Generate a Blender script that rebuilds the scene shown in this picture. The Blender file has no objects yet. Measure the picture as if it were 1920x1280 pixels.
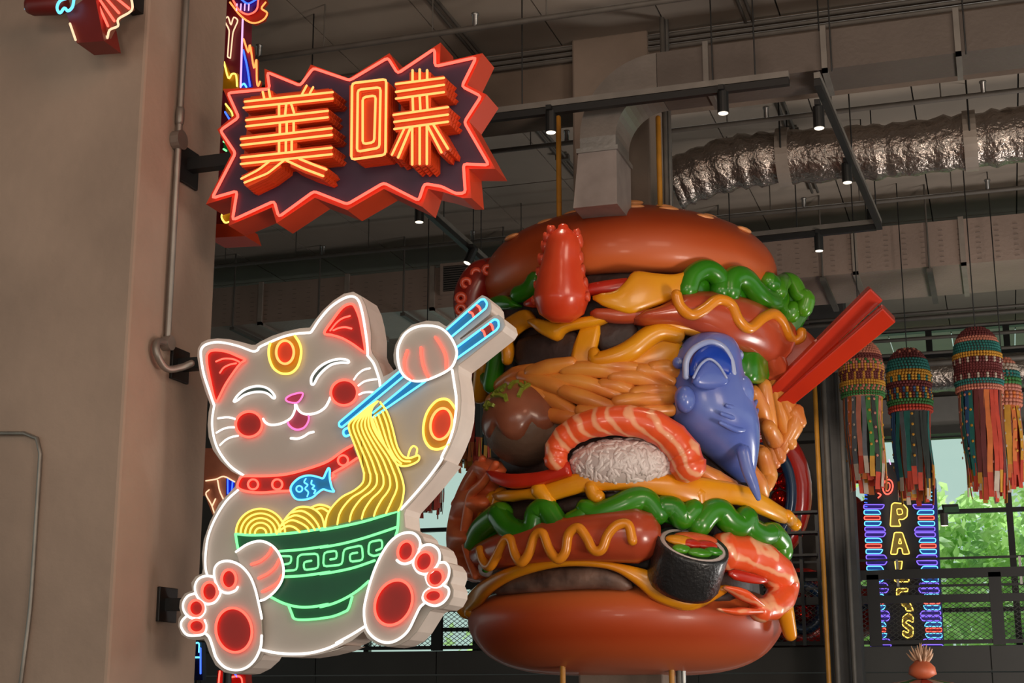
import bpy, bmesh, math, random
from mathutils import Vector as V, Matrix, Euler
random.seed(7)
sc = bpy.context.scene
COL = sc.collection
PI = math.pi
def rad(a): return math.radians(a)

# ---------------------------------------------------------------- camera
F = 2800.0                                   # focal length in pixels of a 1920 wide frame
PITCH, YAW = rad(13.5), rad(18.0)
CAM = V((0, 0, 1.6))
cd = bpy.data.cameras.new('camera'); co = bpy.data.objects.new('camera', cd); COL.objects.link(co)
co.location = CAM; co.rotation_euler = (PI/2 + PITCH, 0, YAW)
cd.sensor_width = 36; cd.lens = F/1920*36; cd.clip_end = 300
sc.camera = co
ROT = Euler((PI/2 + PITCH, 0, YAW)).to_matrix()
# ---------------------------------------------------------------- world, lights, exposure
w = bpy.data.worlds.new('overcast_sky'); sc.world = w; w.use_nodes = True
bg = w.node_tree.nodes['Background']
bg.inputs[0].default_value = (0.80, 0.92, 0.87, 1); bg.inputs[1].default_value = 0.78
sc.view_settings.view_transform = 'Standard'; sc.view_settings.look = 'None'
sc.view_settings.gamma = 1; sc.view_settings.use_curve_mapping = False
sc.view_settings.exposure = 0.0
def lamp(name, kind, loc, target, power, col, size=1.0, spot=60, blend=.6):
    l = bpy.data.lights.new(name, kind); o = bpy.data.objects.new(name, l); COL.objects.link(o)
    l.energy = power; l.color = col
    if kind == 'AREA': l.size = size
    else: l.shadow_soft_size = size
    if kind == 'SPOT': l.spot_size = rad(spot); l.spot_blend = blend
    o.location = loc
    o.rotation_euler = (V(target) - V(loc)).to_track_quat('-Z', 'Y').to_euler()
    return o
# unseen fill lamps, added to brighten burger, wall and ceiling; not fixtures of the hall
lamp('fill_near', 'AREA', (-3.0, -1.5, 6.6), (-2.6, 11, 3.2), 155, (1.0, .79, .62), 2.5)  # added broad fill from behind the viewer
lamp('fill_side', 'AREA', (3.5, 2.5, 6.7), (-2.6, 11.5, 3.6), 260, (1.0, .78, .60), 3.0)  # added side fill, mainly for the burger
lamp('fill_column_tint', 'AREA', (-1.5, 4.5, 6.8), (-4.8, 8.5, 4.6), 22, (1.0, .50, .34), 1.0)  # added lamp that warms the wall side next to the signs
lamp('ceiling_fill_left', 'AREA', (0, -3.5, 1.0), (-2.5, 11, 8), 170, (1.0, .84, .70), 1.5)  # added upward fill to lift the ceiling before the beam
lamp('ceiling_fill_right', 'AREA', (3.5, 7.0, .8), (0, 14, 7), 260, (1.0, .86, .74), 1.5)  # added low lamp out of view, brightens ceiling and ducts from below
lamp('ceiling_fill_back', 'AREA', (2.5, 14.4, .8), (-3.0, 15.5, 7), 165, (1.0, .95, .90), 1.5)  # added lamp below the view for the ceiling beyond the beam
sun = bpy.data.lights.new('hazy_sun', 'SUN'); so_ = bpy.data.objects.new('hazy_sun', sun); COL.objects.link(so_)
sun.energy = 7.5; sun.angle = rad(12); sun.color = (1, .97, .9); so_.rotation_euler = V((-.3, -.5, -.8)).to_track_quat('-Z', 'Y').to_euler()

# ---------------------------------------------------------------- pixel rays
def ray(px, py): return ROT @ V(((px-960)/F, (640-py)/F, -1))
def onY(px, py, Y): d = ray(px, py); return CAM + d*(Y/d.y)
def onX(px, py, X): d = ray(px, py); return CAM + d*(X/d.x)
def onZ(px, py, Z): d = ray(px, py); return CAM + d*((Z-CAM.z)/d.z)
def atd(px, py, d): return CAM + ray(px, py)*d

# ---------------------------------------------------------------- materials
def lin(c):
    return tuple(((x/255)/12.92 if x/255 <= .04045 else ((x/255+.055)/1.055)**2.4) for x in c)
MATS = {}
def M(name, c, rough=.5, metal=0, var=.12, scale=6, bump=0, c2=None, coat=0, bscale=None, detail=4):
    if name in MATS: return MATS[name]
    m = bpy.data.materials.new(name); m.use_nodes = True; nt = m.node_tree; b = nt.nodes['Principled BSDF']
    tc = nt.nodes.new('ShaderNodeTexCoord'); nz = nt.nodes.new('ShaderNodeTexNoise')
    nz.inputs['Scale'].default_value = scale; nz.inputs['Detail'].default_value = detail
    nt.links.new(tc.outputs['Object'], nz.inputs['Vector'])
    rp = nt.nodes.new('ShaderNodeValToRGB')
    a = lin(c); d = lin(c2) if c2 else tuple(min(1, x*(1+var)) for x in a)
    if not c2: a = tuple(x*(1-var) for x in a)
    rp.color_ramp.elements[0].color = (*a, 1); rp.color_ramp.elements[1].color = (*d, 1)
    rp.color_ramp.elements[0].position = .35; rp.color_ramp.elements[1].position = .68
    nt.links.new(nz.outputs['Fac'], rp.inputs['Fac']); nt.links.new(rp.outputs['Color'], b.inputs['Base Color'])
    b.inputs['Roughness'].default_value = rough; b.inputs['Metallic'].default_value = metal
    b.inputs['Coat Weight'].default_value = coat; b.inputs['Coat Roughness'].default_value = .12
    if bump:
        n2 = nt.nodes.new('ShaderNodeTexNoise'); n2.inputs['Scale'].default_value = bscale or scale*6; n2.inputs['Detail'].default_value = 3
        nt.links.new(tc.outputs['Object'], n2.inputs['Vector'])
        bp = nt.nodes.new('ShaderNodeBump'); bp.inputs['Strength'].default_value = bump; bp.inputs['Distance'].default_value = .02
        nt.links.new(n2.outputs['Fac'], bp.inputs['Height']); nt.links.new(bp.outputs['Normal'], b.inputs['Normal'])
    MATS[name] = m
    return m
def E(name, c, s=1.0):
    if name in MATS: return MATS[name]
    m = bpy.data.materials.new(name); m.use_nodes = True; nt = m.node_tree
    nt.nodes.remove(nt.nodes['Principled BSDF']); e = nt.nodes.new('ShaderNodeEmission')
    e.inputs[0].default_value = (*c, 1); e.inputs[1].default_value = s
    nt.links.new(e.outputs[0], nt.nodes['Material Output'].inputs[0])
    MATS[name] = m
    return m
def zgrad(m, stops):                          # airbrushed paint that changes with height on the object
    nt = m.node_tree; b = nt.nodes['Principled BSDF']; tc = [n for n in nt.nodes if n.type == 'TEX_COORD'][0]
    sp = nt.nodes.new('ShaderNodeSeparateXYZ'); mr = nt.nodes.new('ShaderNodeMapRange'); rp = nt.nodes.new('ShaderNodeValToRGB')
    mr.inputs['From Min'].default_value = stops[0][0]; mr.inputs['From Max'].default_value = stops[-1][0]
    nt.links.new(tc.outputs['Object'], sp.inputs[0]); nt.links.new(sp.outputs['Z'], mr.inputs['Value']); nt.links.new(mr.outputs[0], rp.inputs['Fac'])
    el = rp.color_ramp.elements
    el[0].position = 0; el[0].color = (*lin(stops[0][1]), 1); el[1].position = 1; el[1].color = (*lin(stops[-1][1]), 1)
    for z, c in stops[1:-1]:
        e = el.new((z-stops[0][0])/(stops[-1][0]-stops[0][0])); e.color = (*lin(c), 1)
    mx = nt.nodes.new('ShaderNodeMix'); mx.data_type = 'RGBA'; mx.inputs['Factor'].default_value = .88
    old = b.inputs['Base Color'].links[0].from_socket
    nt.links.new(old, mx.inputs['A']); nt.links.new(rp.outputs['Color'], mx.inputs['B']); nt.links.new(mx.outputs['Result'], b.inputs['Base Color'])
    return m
def stripes(name, c1, c2, scale, rough=.35, coat=.4, axis=(0, 0, 0), dist=2.5):
    m = M(name, c1, rough, coat=coat); nt = m.node_tree; b = nt.nodes['Principled BSDF']
    tc = [n for n in nt.nodes if n.type == 'TEX_COORD'][0]
    mp = nt.nodes.new('ShaderNodeMapping'); mp.inputs['Rotation'].default_value = axis
    wv = nt.nodes.new('ShaderNodeTexWave'); wv.inputs['Scale'].default_value = scale; wv.inputs['Distortion'].default_value = dist; wv.inputs['Detail Scale'].default_value = 1.6
    rp = nt.nodes.new('ShaderNodeValToRGB')
    rp.color_ramp.elements[0].color = (*lin(c1), 1); rp.color_ramp.elements[0].position = .6
    rp.color_ramp.elements[1].color = (*lin(c2), 1); rp.color_ramp.elements[1].position = .97
    nt.links.new(tc.outputs['Object'], mp.inputs['Vector']); nt.links.new(mp.outputs[0], wv.inputs['Vector'])
    nt.links.new(wv.outputs['Fac'], rp.inputs['Fac']); nt.links.new(rp.outputs['Color'], b.inputs['Base Color'])
    return m

NEON = dict(
    white=E('neon_white', (1.0, .92, .85), 1.5), red=E('neon_red', (3.4, .26, .17)), pink=E('neon_pink', (1.6, .28, .75)),
    yellow=E('neon_yellow', (1.8, 1.2, .22)), amber=E('neon_amber', (2.3, .74, .20)), cyan=E('neon_cyan', (.25, 1.1, 1.8)),
    green=E('neon_green', (.34, 1.5, .5)), blue=E('neon_blue', (.10, .28, 2.2)), purple=E('neon_purple', (.38, .22, 1.6)),
    cream=E('neon_cream', (1.3, .86, .52)), orange=E('neon_orange', (2.0, .55, .14)), lilac=E('neon_lilac', (1.1, .62, 1.2)))

# ---------------------------------------------------------------- objects
ORG = {}
def tag(o, label=None, cat=None, group=None, kind=None):
    if label: o['label'] = label
    if cat: o['category'] = cat
    if group: o['group'] = group
    if kind: o['kind'] = kind
    return o
def thing(name, loc, label, cat, group=None):
    o = bpy.data.objects.new(name, None); COL.objects.link(o); o.location = loc; o.empty_display_size = .1
    ORG[o] = V(loc)
    return tag(o, label, cat, group)
def mk(name, verts, faces, mat, parent=None, smooth=False, label=None, kind=None, cat=None, group=None, origin=None):
    og = ORG[parent] if parent is not None else (V(origin) if origin is not None else V((0, 0, 0)))
    me = bpy.data.meshes.new(name); me.from_pydata([tuple(V(v)-og) for v in verts], [], faces)
    me.materials.append(mat)
    bm = bmesh.new(); bm.from_mesh(me); bmesh.ops.recalc_face_normals(bm, faces=bm.faces); bm.to_mesh(me); bm.free()
    if smooth: me.polygons.foreach_set('use_smooth', [True]*len(me.polygons))
    o = bpy.data.objects.new(name, me); COL.objects.link(o)
    if parent is not None: o.parent = parent
    else: o.location = og
    ORG[o] = og
    return tag(o, label, cat, group, kind)
def structure(o): o['kind'] = 'structure'; return o
def share(name, src, loc, parent, mat=None, rot=None, scale=None):
    o = bpy.data.objects.new(name, src.data); COL.objects.link(o); o.parent = parent; ORG[o] = ORG[parent]
    o.location = V(loc)-ORG[parent]
    if rot is not None: o.rotation_euler = rot
    if scale is not None: o.scale = scale
    return o
BOXF = [(0,1,3,2), (4,6,7,5), (0,4,5,1), (2,3,7,6), (0,2,6,4), (1,5,7,3)]
def boxg(x0, x1, y0, y1, z0, z1):
    return [(x, y, z) for x in (x0, x1) for y in (y0, y1) for z in (z0, z1)], [tuple(f) for f in BOXF]
def box(name, x0, x1, y0, y1, z0, z1, mat, parent=None, bev=0, **k):
    v, f = boxg(x0, x1, y0, y1, z0, z1)
    if parent is None and 'origin' not in k: k['origin'] = ((x0+x1)/2, (y0+y1)/2, min(z0, z1))
    o = mk(name, v, f, mat, parent, **k)
    if bev: bevel(o, bev)
    return o
def bevel(o, wd, seg=2):
    m = o.modifiers.new('bevel', 'BEVEL'); m.width = wd; m.segments = seg; m.limit_method = 'ANGLE'; m.angle_limit = rad(40)
    return o
class MB:                                   # collects several shapes into one mesh
    def __init__(s): s.v = []; s.f = []
    def add(s, vf):
        n = len(s.v); s.v += [V(x) for x in vf[0]]; s.f += [tuple(i+n for i in q) for q in vf[1]]; return s
    def build(s, name, mat, parent=None, **k): return mk(name, s.v, s.f, mat, parent, **k)
def cr(pts, n=5, closed=False):             # Catmull-Rom smoothing
    pts = [V(p) for p in pts]; N = len(pts)
    if N < 3: return pts
    out = []
    for i in range(N if closed else N-1):
        p1, p2 = pts[i], pts[(i+1) % N]
        p0 = pts[i-1] if (closed or i > 0) else p1*2-p2
        p3 = pts[(i+2) % N] if (closed or i+2 < N) else p2*2-p1
        for k in range(n):
            t = k/n
            out.append(.5*((2*p1)+(p2-p0)*t+(2*p0-5*p1+4*p2-p3)*t*t+(3*p1-p0-3*p2+p3)*t**3))
    if not closed: out.append(pts[-1])
    return out
def resample(pts, n):                       # n+1 equally spaced points
    L = [0]
    for a, b in zip(pts, pts[1:]): L.append(L[-1]+(b-a).length)
    out = []; j = 0
    for i in range(n+1):
        s = L[-1]*i/n
        while j < len(L)-2 and L[j+1] < s: j += 1
        d = L[j+1]-L[j]
        out.append(pts[j].lerp(pts[j+1], (s-L[j])/d if d > 1e-9 else 0))
    return out
def roundc(pts, closed, q=.16):             # small rounding of polyline corners
    pts = [V(p) for p in pts]; N = len(pts); out = []
    for i in range(N):
        if not closed and i in (0, N-1): out.append(pts[i]); continue
        a, b, c = pts[i-1], pts[i], pts[(i+1) % N]
        la, lc = (a-b).length, (c-b).length; k = min(q, .35*min(la, lc))
        pa, pc = b+(a-b)*(k/la), b+(c-b)*(k/lc)
        out += [pa, pa*.25+b*.5+pc*.25, pc]
    return out
def tubeg(pts, r, n=8, closed=False, cap=True, flat=None, up=None):
    pts = [V(p) for p in pts]
    q = [pts[0]]
    for p in pts[1:]:
        if (p-q[-1]).length > 1e-5: q.append(p)
    if closed and (q[0]-q[-1]).length < 1e-5: q.pop()
    same = len(q) == len(pts)
    if not same and not isinstance(r, (int, float)): r = [r[0]]*len(q) if len(r) < len(q) else r[:len(q)]
    pts = q; N = len(pts)
    if N < 2: return [], []
    rs = [r]*N if isinstance(r, (int, float)) else list(r)
    tan = []
    for i in range(N):
        a = pts[i-1] if (closed or i > 0) else pts[i]
        b = pts[(i+1) % N] if (closed or i < N-1) else pts[i]
        t = b-a
        tan.append(t.normalized() if t.length > 1e-9 else V((0, 0, 1)))
    nrm = V(up) if up is not None else (V((0, 0, 1)) if abs(tan[0].z) < .9 else V((0, 1, 0)))
    vs = []; fs = []
    rings = []
    for i in range(N):
        t = tan[i]
        if up is not None: nrm = V(up)
        nn = nrm - t*nrm.dot(t)
        if nn.length < 1e-6: nn = t.orthogonal()
        nn.normalize(); nrm = nn
        bb = t.cross(nn)
        rings.append((pts[i], nn, bb, rs[i], t))
    seq = []
    if cap and not closed:
        p, a, b, rr, t = rings[0]; seq += [(p-t*rr*.85, a, b, rr*.35), (p-t*rr*.55, a, b, rr*.8)]
    seq += [x[:4] for x in rings]
    if cap and not closed:
        p, a, b, rr, t = rings[-1]; seq += [(p+t*rr*.55, a, b, rr*.8), (p+t*rr*.85, a, b, rr*.35)]
    fl = flat or 1
    for p, a, b, rr in seq:
        for k in range(n):
            an = 2*PI*k/n
            vs.append(p+a*(rr*fl*math.cos(an))+b*(rr*math.sin(an)))
    K = len(seq)
    for i in range(K if closed else K-1):
        j = (i+1) % K
        for k in range(n):
            l = (k+1) % n
            fs.append((i*n+k, i*n+l, j*n+l, j*n+k))
    if not closed: fs += [tuple(range(n)), tuple((K-1)*n+k for k in range(n))]
    return vs, fs
def tube(name, pts, r, mat, parent=None, n=8, closed=False, flat=None, up=None, **k):
    v, f = tubeg(pts, r, n, closed, True, flat, up)
    if parent is None and 'origin' not in k: k['origin'] = pts[0]
    return mk(name, v, f, mat, parent, smooth=True, **k)
def latheg(prof, c, n=40):
    vs = []; fs = []
    for r, z in prof:
        for k in range(n):
            a = 2*PI*k/n; vs.append((c[0]+max(r, .002)*math.cos(a), c[1]+max(r, .002)*math.sin(a), z))
    for i in range(len(prof)-1):
        for k in range(n):
            l = (k+1) % n; fs.append((i*n+k, i*n+l, (i+1)*n+l, (i+1)*n+k))
    fs += [tuple(range(n)), tuple((len(prof)-1)*n+k for k in range(n))]
    return vs, fs
def lathe(name, prof, c, mat, parent=None, n=40, smooth=True, **k):
    v, f = latheg(prof, c, n)
    if parent is None and 'origin' not in k: k['origin'] = (c[0], c[1], min(z for r, z in prof))
    return mk(name, v, f, mat, parent, smooth=smooth, **k)
def ellg(c, ax, ay, az, nu=20, nv=12):      # ellipsoid with axis vectors
    c, ax, ay, az = V(c), V(ax), V(ay), V(az); vs = []; fs = []
    for i in range(nv+1):
        th = PI*min(max(i/nv, .02), .98)
        for k in range(nu):
            a = 2*PI*k/nu
            vs.append(c+ax*(math.sin(th)*math.cos(a))+ay*(math.sin(th)*math.sin(a))+az*math.cos(th))
    for i in range(nv):
        for k in range(nu):
            l = (k+1) % nu; fs.append((i*nu+k, i*nu+l, (i+1)*nu+l, (i+1)*nu+k))
    fs += [tuple(range(nu)), tuple(nv*nu+k for k in range(nu))]
    return vs, fs
def ball(name, c, r, mat, parent=None, nu=20, nv=12, **k):
    r = (r, r, r) if isinstance(r, (int, float)) else r
    v, f = ellg(c, (r[0], 0, 0), (0, r[1], 0), (0, 0, r[2]), nu, nv)
    return mk(name, v, f, mat, parent, smooth=True, **k)
def rodg(a, b, wd, up=(0, 0, 1), hd=None):   # square bar from a to b
    a, b = V(a), V(b); t = (b-a).normalized(); u = V(up)-t*V(up).dot(t)
    if u.length < 1e-4: u = V((1, 0, 0))-t*t.x
    u.normalize(); s = t.cross(u); hd = hd or wd
    vs = [p+s*(i*wd/2)+u*(j*hd/2) for p in (a, b) for i in (-1, 1) for j in (-1, 1)]
    return vs, [tuple(f) for f in BOXF]
def plateg(pts, y0, y1):                     # polygon in a plane of constant y, given thickness
    N = len(pts)
    vs = [V((p.x, y0, p.z)) for p in pts]+[V((p.x, y1, p.z)) for p in pts]
    fs = [tuple(range(N)), tuple(range(2*N-1, N-1, -1))]
    fs += [(i, (i+1) % N, N+(i+1) % N, N+i) for i in range(N)]
    return vs, fs
def px(s, crop=None):                        # 'x,y x,y' in a crop of the photograph -> pixel pairs
    o = []
    for t in s.split():
        a, b = t.split(','); a, b = float(a), float(b)
        if crop: a, b = crop[0]+a/crop[2], crop[1]+b/crop[2]
        o.append(V((a, b)))
    return o
def ell2(cx, cy, rx, ry, rot=0, crop=None, n=22, a0=0, a1=360):
    o = []
    full = abs(a1-a0) >= 359.9
    for i in range(n if full else n+1):
        a = rad(a0+(a1-a0)*i/n); x, y = rx*math.cos(a), ry*math.sin(a); r = rad(rot)
        x, y = cx+x*math.cos(r)-y*math.sin(r), cy+x*math.sin(r)+y*math.cos(r)
        o.append(V((crop[0]+x/crop[2], crop[1]+y/crop[2])) if crop else V((x, y)))
    return o
# ================================================================ THE SETTING
concrete = M('painted_concrete', (158, 134, 118), .85, var=.14, scale=1.1, bump=.25, bscale=14, detail=8)
concrete2 = M('bare_concrete', (104, 88, 76), .9, var=.22, scale=1.3, bump=.35, bscale=12, detail=9)
ceilm = M('ceiling_board', (146, 134, 122), .9, var=.10, scale=.9, bump=.15, detail=7)
dark = M('dark_panel', (52, 50, 47), .55, var=.08, scale=2)
blackm = M('black_metal', (15, 14, 14), .5, var=.1)
steel = M('galvanised_steel', (150, 148, 145), .38, .85, var=.12, scale=5, bump=.08)
ductw = M('insulated_duct_skin', (92, 82, 76), .5, .3, var=.06, scale=3, bump=.12, bscale=26)
pipem = M('grey_pipe_paint', (88, 82, 76), .6, .2)
yellowp = M('yellow_pipe_paint', (176, 118, 30), .5)
XC, YA, YB = -4.687, 7.27, 8.223
ZC = 7.0
structure(box('floor', -30, 22, -8, 19.98, -.2, 0, M('polished_floor', (96, 88, 80), .45, scale=.7)))
# left wall mass: front face and the side face that carries the signs
structure(bevel(box('wall_left', -16, XC, YA, YB, 0, ZC, concrete), .02))
# ceiling boards
cl = structure(box('ceiling', -26, 14, -3, 23, ZC+.012, ZC+.3, M('ceiling_void', (30, 28, 26), .9)))
vv, ff = boxg(-.453, .453, -1.29, 1.29, 0, .03)
proto = None; cnt = 0
for i in range(-9, 8):
    for j in range(7):
        x = -4.6+i*.92; y = 8.0+j*2.6
        if x < -10.5 and y < 13: continue
        if proto is None:
            proto = mk('ceiling_board', [(a+x, b+y, c+ZC-.012) for a, b, c in vv], ff, ceilm, cl)
            me = proto.data
            for q in me.vertices: q.co -= V((x, y, ZC-.012))-ORG[cl]
            proto.location = V((x, y, ZC-.012))-ORG[cl]
        else: share('ceiling_board', proto, (x, y, ZC-.012+random.uniform(0, .004)), cl)
# concrete beam on the line of the burger's column
zb = onY(1000, 205, 11.28).z
structure(bevel(box('trim_1', -14, 14, 11.28, 11.78, zb, ZC, concrete2), .015))['label'] = 'rough concrete ceiling beam'
for k, (dz, r) in enumerate(((.06, .022), (.115, .018), (.165, .022))):
    tube('conduit_pipe', [(-9, 11.24, ZC-dz), (6, 11.24, ZC-dz)], r, pipem, label=('topmost', 'middle', 'lowest')[k]+' of three grey conduits running along the concrete ceiling beam', cat='pipe', group='conduits along the beam')
# column through the burger
AXP = V((-2.791, 11.53, 0))
structure(bevel(box('column', -3.115, -2.465, 11.205, 11.855, 0, ZC, M('column_concrete', (122, 106, 94), .85, var=.16, scale=1.2, bump=.25, bscale=14, detail=8)), .02))
for nm, pxx, lab in (('vertical_pipe', 1048, 'thin yellow pipe rising left of the burger column'), ('vertical_pipe', 1237, 'thin yellow pipe rising right of the burger column')):
    p = atd(pxx, 350, 11.75)
    tube(nm, [(p.x, p.y, 0), (p.x, p.y, atd(pxx, 208, 11.75).z)], .021, yellowp, label=lab, cat='pipe', n=10)
for k, pxx in enumerate((1249, 1257)):
    p = atd(pxx, 350, 11.8+.04*k)
    tube('vertical_pipe', [(p.x, p.y, 0), (p.x, p.y, ZC)], .02, steel if k else pipem, label=('dark grey', 'bright steel')[k]+' pipe rising beside the right yellow pipe at the column', cat='pipe', n=10)

# ---- back of the hall: wall with windows
YW = 22.5
def wz(x, y): return onY(x, y, YW).z
def wx(x, y): return onY(x, y, YW).x
wallb = M('back_wall_paint', (74, 67, 61), .85, var=.15, scale=.8, bump=.1)
zc0, zc1 = wz(1800, 662), wz(1800, 612)
zt = wz(1850, 812); zs = 2.0
lx0, lx1 = wx(560, 950), wx(893, 950); rx0, rx1 = wx(1590, 950), 9.0
clx0 = wx(1600, 640)
wb = MB()
for b in ((-26, lx0, zs, zt), (lx1, rx0, zs, zt), (rx1, 14, zs, zt), (-26, 14, 0, zs), (-26, 14, zt, zc0), (-26, clx0, zc0, zc1), (rx1, 14, zc0, zc1), (-26, 14, zc1, ZC)):
    wb.add(boxg(b[0], b[1], YW, YW+.25, b[2], b[3]))
structure(wb.build('wall_back', wallb))
glass = bpy.data.materials.new('window_glass'); glass.use_nodes = True
gt = glass.node_tree; gt.nodes.remove(gt.nodes['Principled BSDF'])
g1 = gt.nodes.new('ShaderNodeBsdfTransparent'); g2 = gt.nodes.new('ShaderNodeBsdfGlossy'); gm = gt.nodes.new('ShaderNodeMixShader')
g1.inputs[0].default_value = (.86, .95, .92, 1); g2.inputs['Roughness'].default_value = .03; gm.inputs[0].default_value = .02
gt.links.new(g1.outputs[0], gm.inputs[1]); gt.links.new(g2.outputs[0], gm.inputs[2]); gt.links.new(gm.outputs[0], gt.nodes['Material Output'].inputs[0])
def window(idx, x0, x1, z0, z1, xs, zss):
    w_ = structure(thing('window_%d' % idx, ((x0+x1)/2, YW+.1, z0), None, None))
    fr = MB()
    for a in (x0, x1): fr.add(boxg(a-.04, a+.04, YW-.03, YW+.12, z0, z1))
    for a in (z0, z1): fr.add(boxg(x0, x1, YW-.03, YW+.12, a-.04, a+.04))
    fr.build('window_frame', blackm, w_)
    for a in xs: box('mullion', a-.045, a+.045, YW-.02, YW+.1, z0, z1, blackm, w_)
    for a in zss: box('transom', x0, x1, YW-.015, YW+.09, a-.03, a+.03, blackm, w_)
    ex = [x0]+sorted(xs)+[x1]; ez = [z0]+sorted(zss)+[z1]
    for a, b in zip(ex, ex[1:]):
        for c, d in zip(ez, ez[1:]):
            box('pane', a+.03, b-.03, YW+.03, YW+.042, c+.03, d-.03, glass, w_)
window(1, rx0, rx1, zs, zt, [wx(1892, 950)-2.15*k for k in (0, -1, -2, -3)], [wz(1850, 956), wz(1850, 1142)])
window(2, lx0, lx1, zs, zt, [wx(838, 950)-1.35], [wz(838, 992), wz(838, 1180)])
window(3, clx0, rx1, zc0, zc1, [clx0+1.1*k for k in range(1, 9)], [])
# pale render band above the big window and dark steel lintel
structure(box('trim_2', wx(1640, 780), rx1, YW-.14, YW, zt+.05, wz(1850, 742), M('pale_render', (128, 124, 120), .7, var=.05)))['label'] = 'pale band above the window'
structure(box('trim_3', -14, rx1, YW-.3, YW, zt-.02, zt+.09, dark))['label'] = 'dark steel lintel'
# ---- mezzanine: slab, fascia panels, railing
YR = 19.98; ZM = 2.27
mz = structure(box('mezzanine_floor', -26, 12, YR+.03, YW, ZM-.3, ZM, dark))
pp = None
for k in range(14):
    x0 = -15+k*1.85
    for z0, z1 in ((ZM-.32, ZM-.005), (ZM-1.32, ZM-.335)):
        box('fascia_panel', x0+.008, x0+1.842, YR-.02+(.02 if z0 < ZM-1 else 0), YR+.03, z0, z1, dark, mz)
def rz(y, x=1750): return onY(x, y, YR-.06).z
rl = thing('mezzanine_railing', (-3, YR-.06, ZM), 'black steel railing with wire mesh panels along the mezzanine edge', 'railing')
for ya, th in ((1047, .03), (1075, .12), (1098, .03), (1122, .10), (1203, .05)):
    z = rz(ya); box('rail', -14, 8, YR-.06-th/3, YR-.06+th/3, z-th/2, z+th/2, blackm, rl)
zr0, zr1 = rz(1203), rz(1122)
posts = [onY(x, 1150, YR-.06).x for x in (1640, 1870)]
dx = posts[1]-posts[0]
ps = [posts[0]+dx*k for k in range(-7, 5)]
for x in ps: box('post', x-.075, x+.075, YR-.1, YR-.02, ZM, rz(1075), blackm, rl)
for x in ps:
    box('handrail_bracket', x+.30, x+.33, YR-.075, YR-.045, rz(1098), rz(1047), steel, rl)
mesh = MB(); sp = .085
for a, b in zip(ps, ps[1:]):
    for z0, z1 in ((zr0, zr1), (rz(1122), rz(1075))):
        h = z1-z0; s = .7
        n = int((b-a+h/s)/sp)
        for i in range(n):
            for sg in (1, -1):
                xs_ = a-h/s+i*sp if sg > 0 else a+i*sp
                pts_ = []
                x_s, z_s = xs_, z0; x_e, z_e = xs_+sg*h/s, z1
                # clip to panel
                t0, t1 = 0.0, 1.0; ddx = x_e-x_s
                ta, tb = (a-x_s)/ddx, (b-x_s)/ddx
                lo, hi = max(t0, min(ta, tb)), min(t1, max(ta, tb))
                if hi-lo < .03: continue
                P0 = (x_s+ddx*lo, YR-.06, z_s+h*lo); P1 = (x_s+ddx*hi, YR-.06, z_s+h*hi)
                mesh.add(rodg(P0, P1, .007, (0, 1, 0)))
mesh.build('wire_mesh', M('mesh_wire', (60, 60, 58), .5, .5), rl, kind='stuff')
# dark column, pipes and wall things in the far right middle
p = onY(1566, 900, 19.0)
structure(box('column_far', p.x-.22, p.x+.22, 18.9, 19.3, 0, ZC, M('dark_column', (58, 56, 55), .7)))
for k, (xx, c, rr) in enumerate(((1536, yellowp, .03), (1553, pipem, .035), (1583, pipem, .03))):
    q = onY(xx, 900, 18.8)
    tube('vertical_pipe', [(q.x, q.y, 0), (q.x, q.y, 5.9)], rr, c, n=10, cat='pipe', label=('yellow pipe left of the dark far column', 'grey pipe on the face of the dark far column', 'steel pipe at the right edge of the dark far column')[k])
# ---- trees outside
leafm = bpy.data.materials.new('leaf'); leafm.use_nodes = True
lt = leafm.node_tree; lb = lt.nodes['Principled BSDF']; oi = lt.nodes.new('ShaderNodeTexNoise'); oi.inputs['Scale'].default_value = .9; oi.inputs['Detail'].default_value = 6
rp = lt.nodes.new('ShaderNodeValToRGB'); rp.color_ramp.elements[0].color = (.34, .58, .16, 1); rp.color_ramp.elements[1].color = (.78, .92, .45, 1)
rp.color_ramp.elements[0].position = .38; rp.color_ramp.elements[1].position = .62
tc_ = lt.nodes.new('ShaderNodeTexCoord'); lt.links.new(tc_.outputs['Object'], oi.inputs[0]); lt.links.new(oi.outputs['Fac'], rp.inputs[0]); lt.links.new(rp.outputs[0], lb.inputs[0])
tr_ = lt.nodes.new('ShaderNodeBsdfTranslucent'); ms_ = lt.nodes.new('ShaderNodeMixShader'); ms_.inputs[0].default_value = .55
lt.links.new(rp.outputs[0], tr_.inputs[0]); lt.links.new(lb.outputs[0], ms_.inputs[1]); lt.links.new(tr_.outputs[0], ms_.inputs[2]); lt.links.new(ms_.outputs[0], lt.nodes['Material Output'].inputs[0])
barkm = M('bark', (92, 78, 62), .9, bump=.4)
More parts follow.
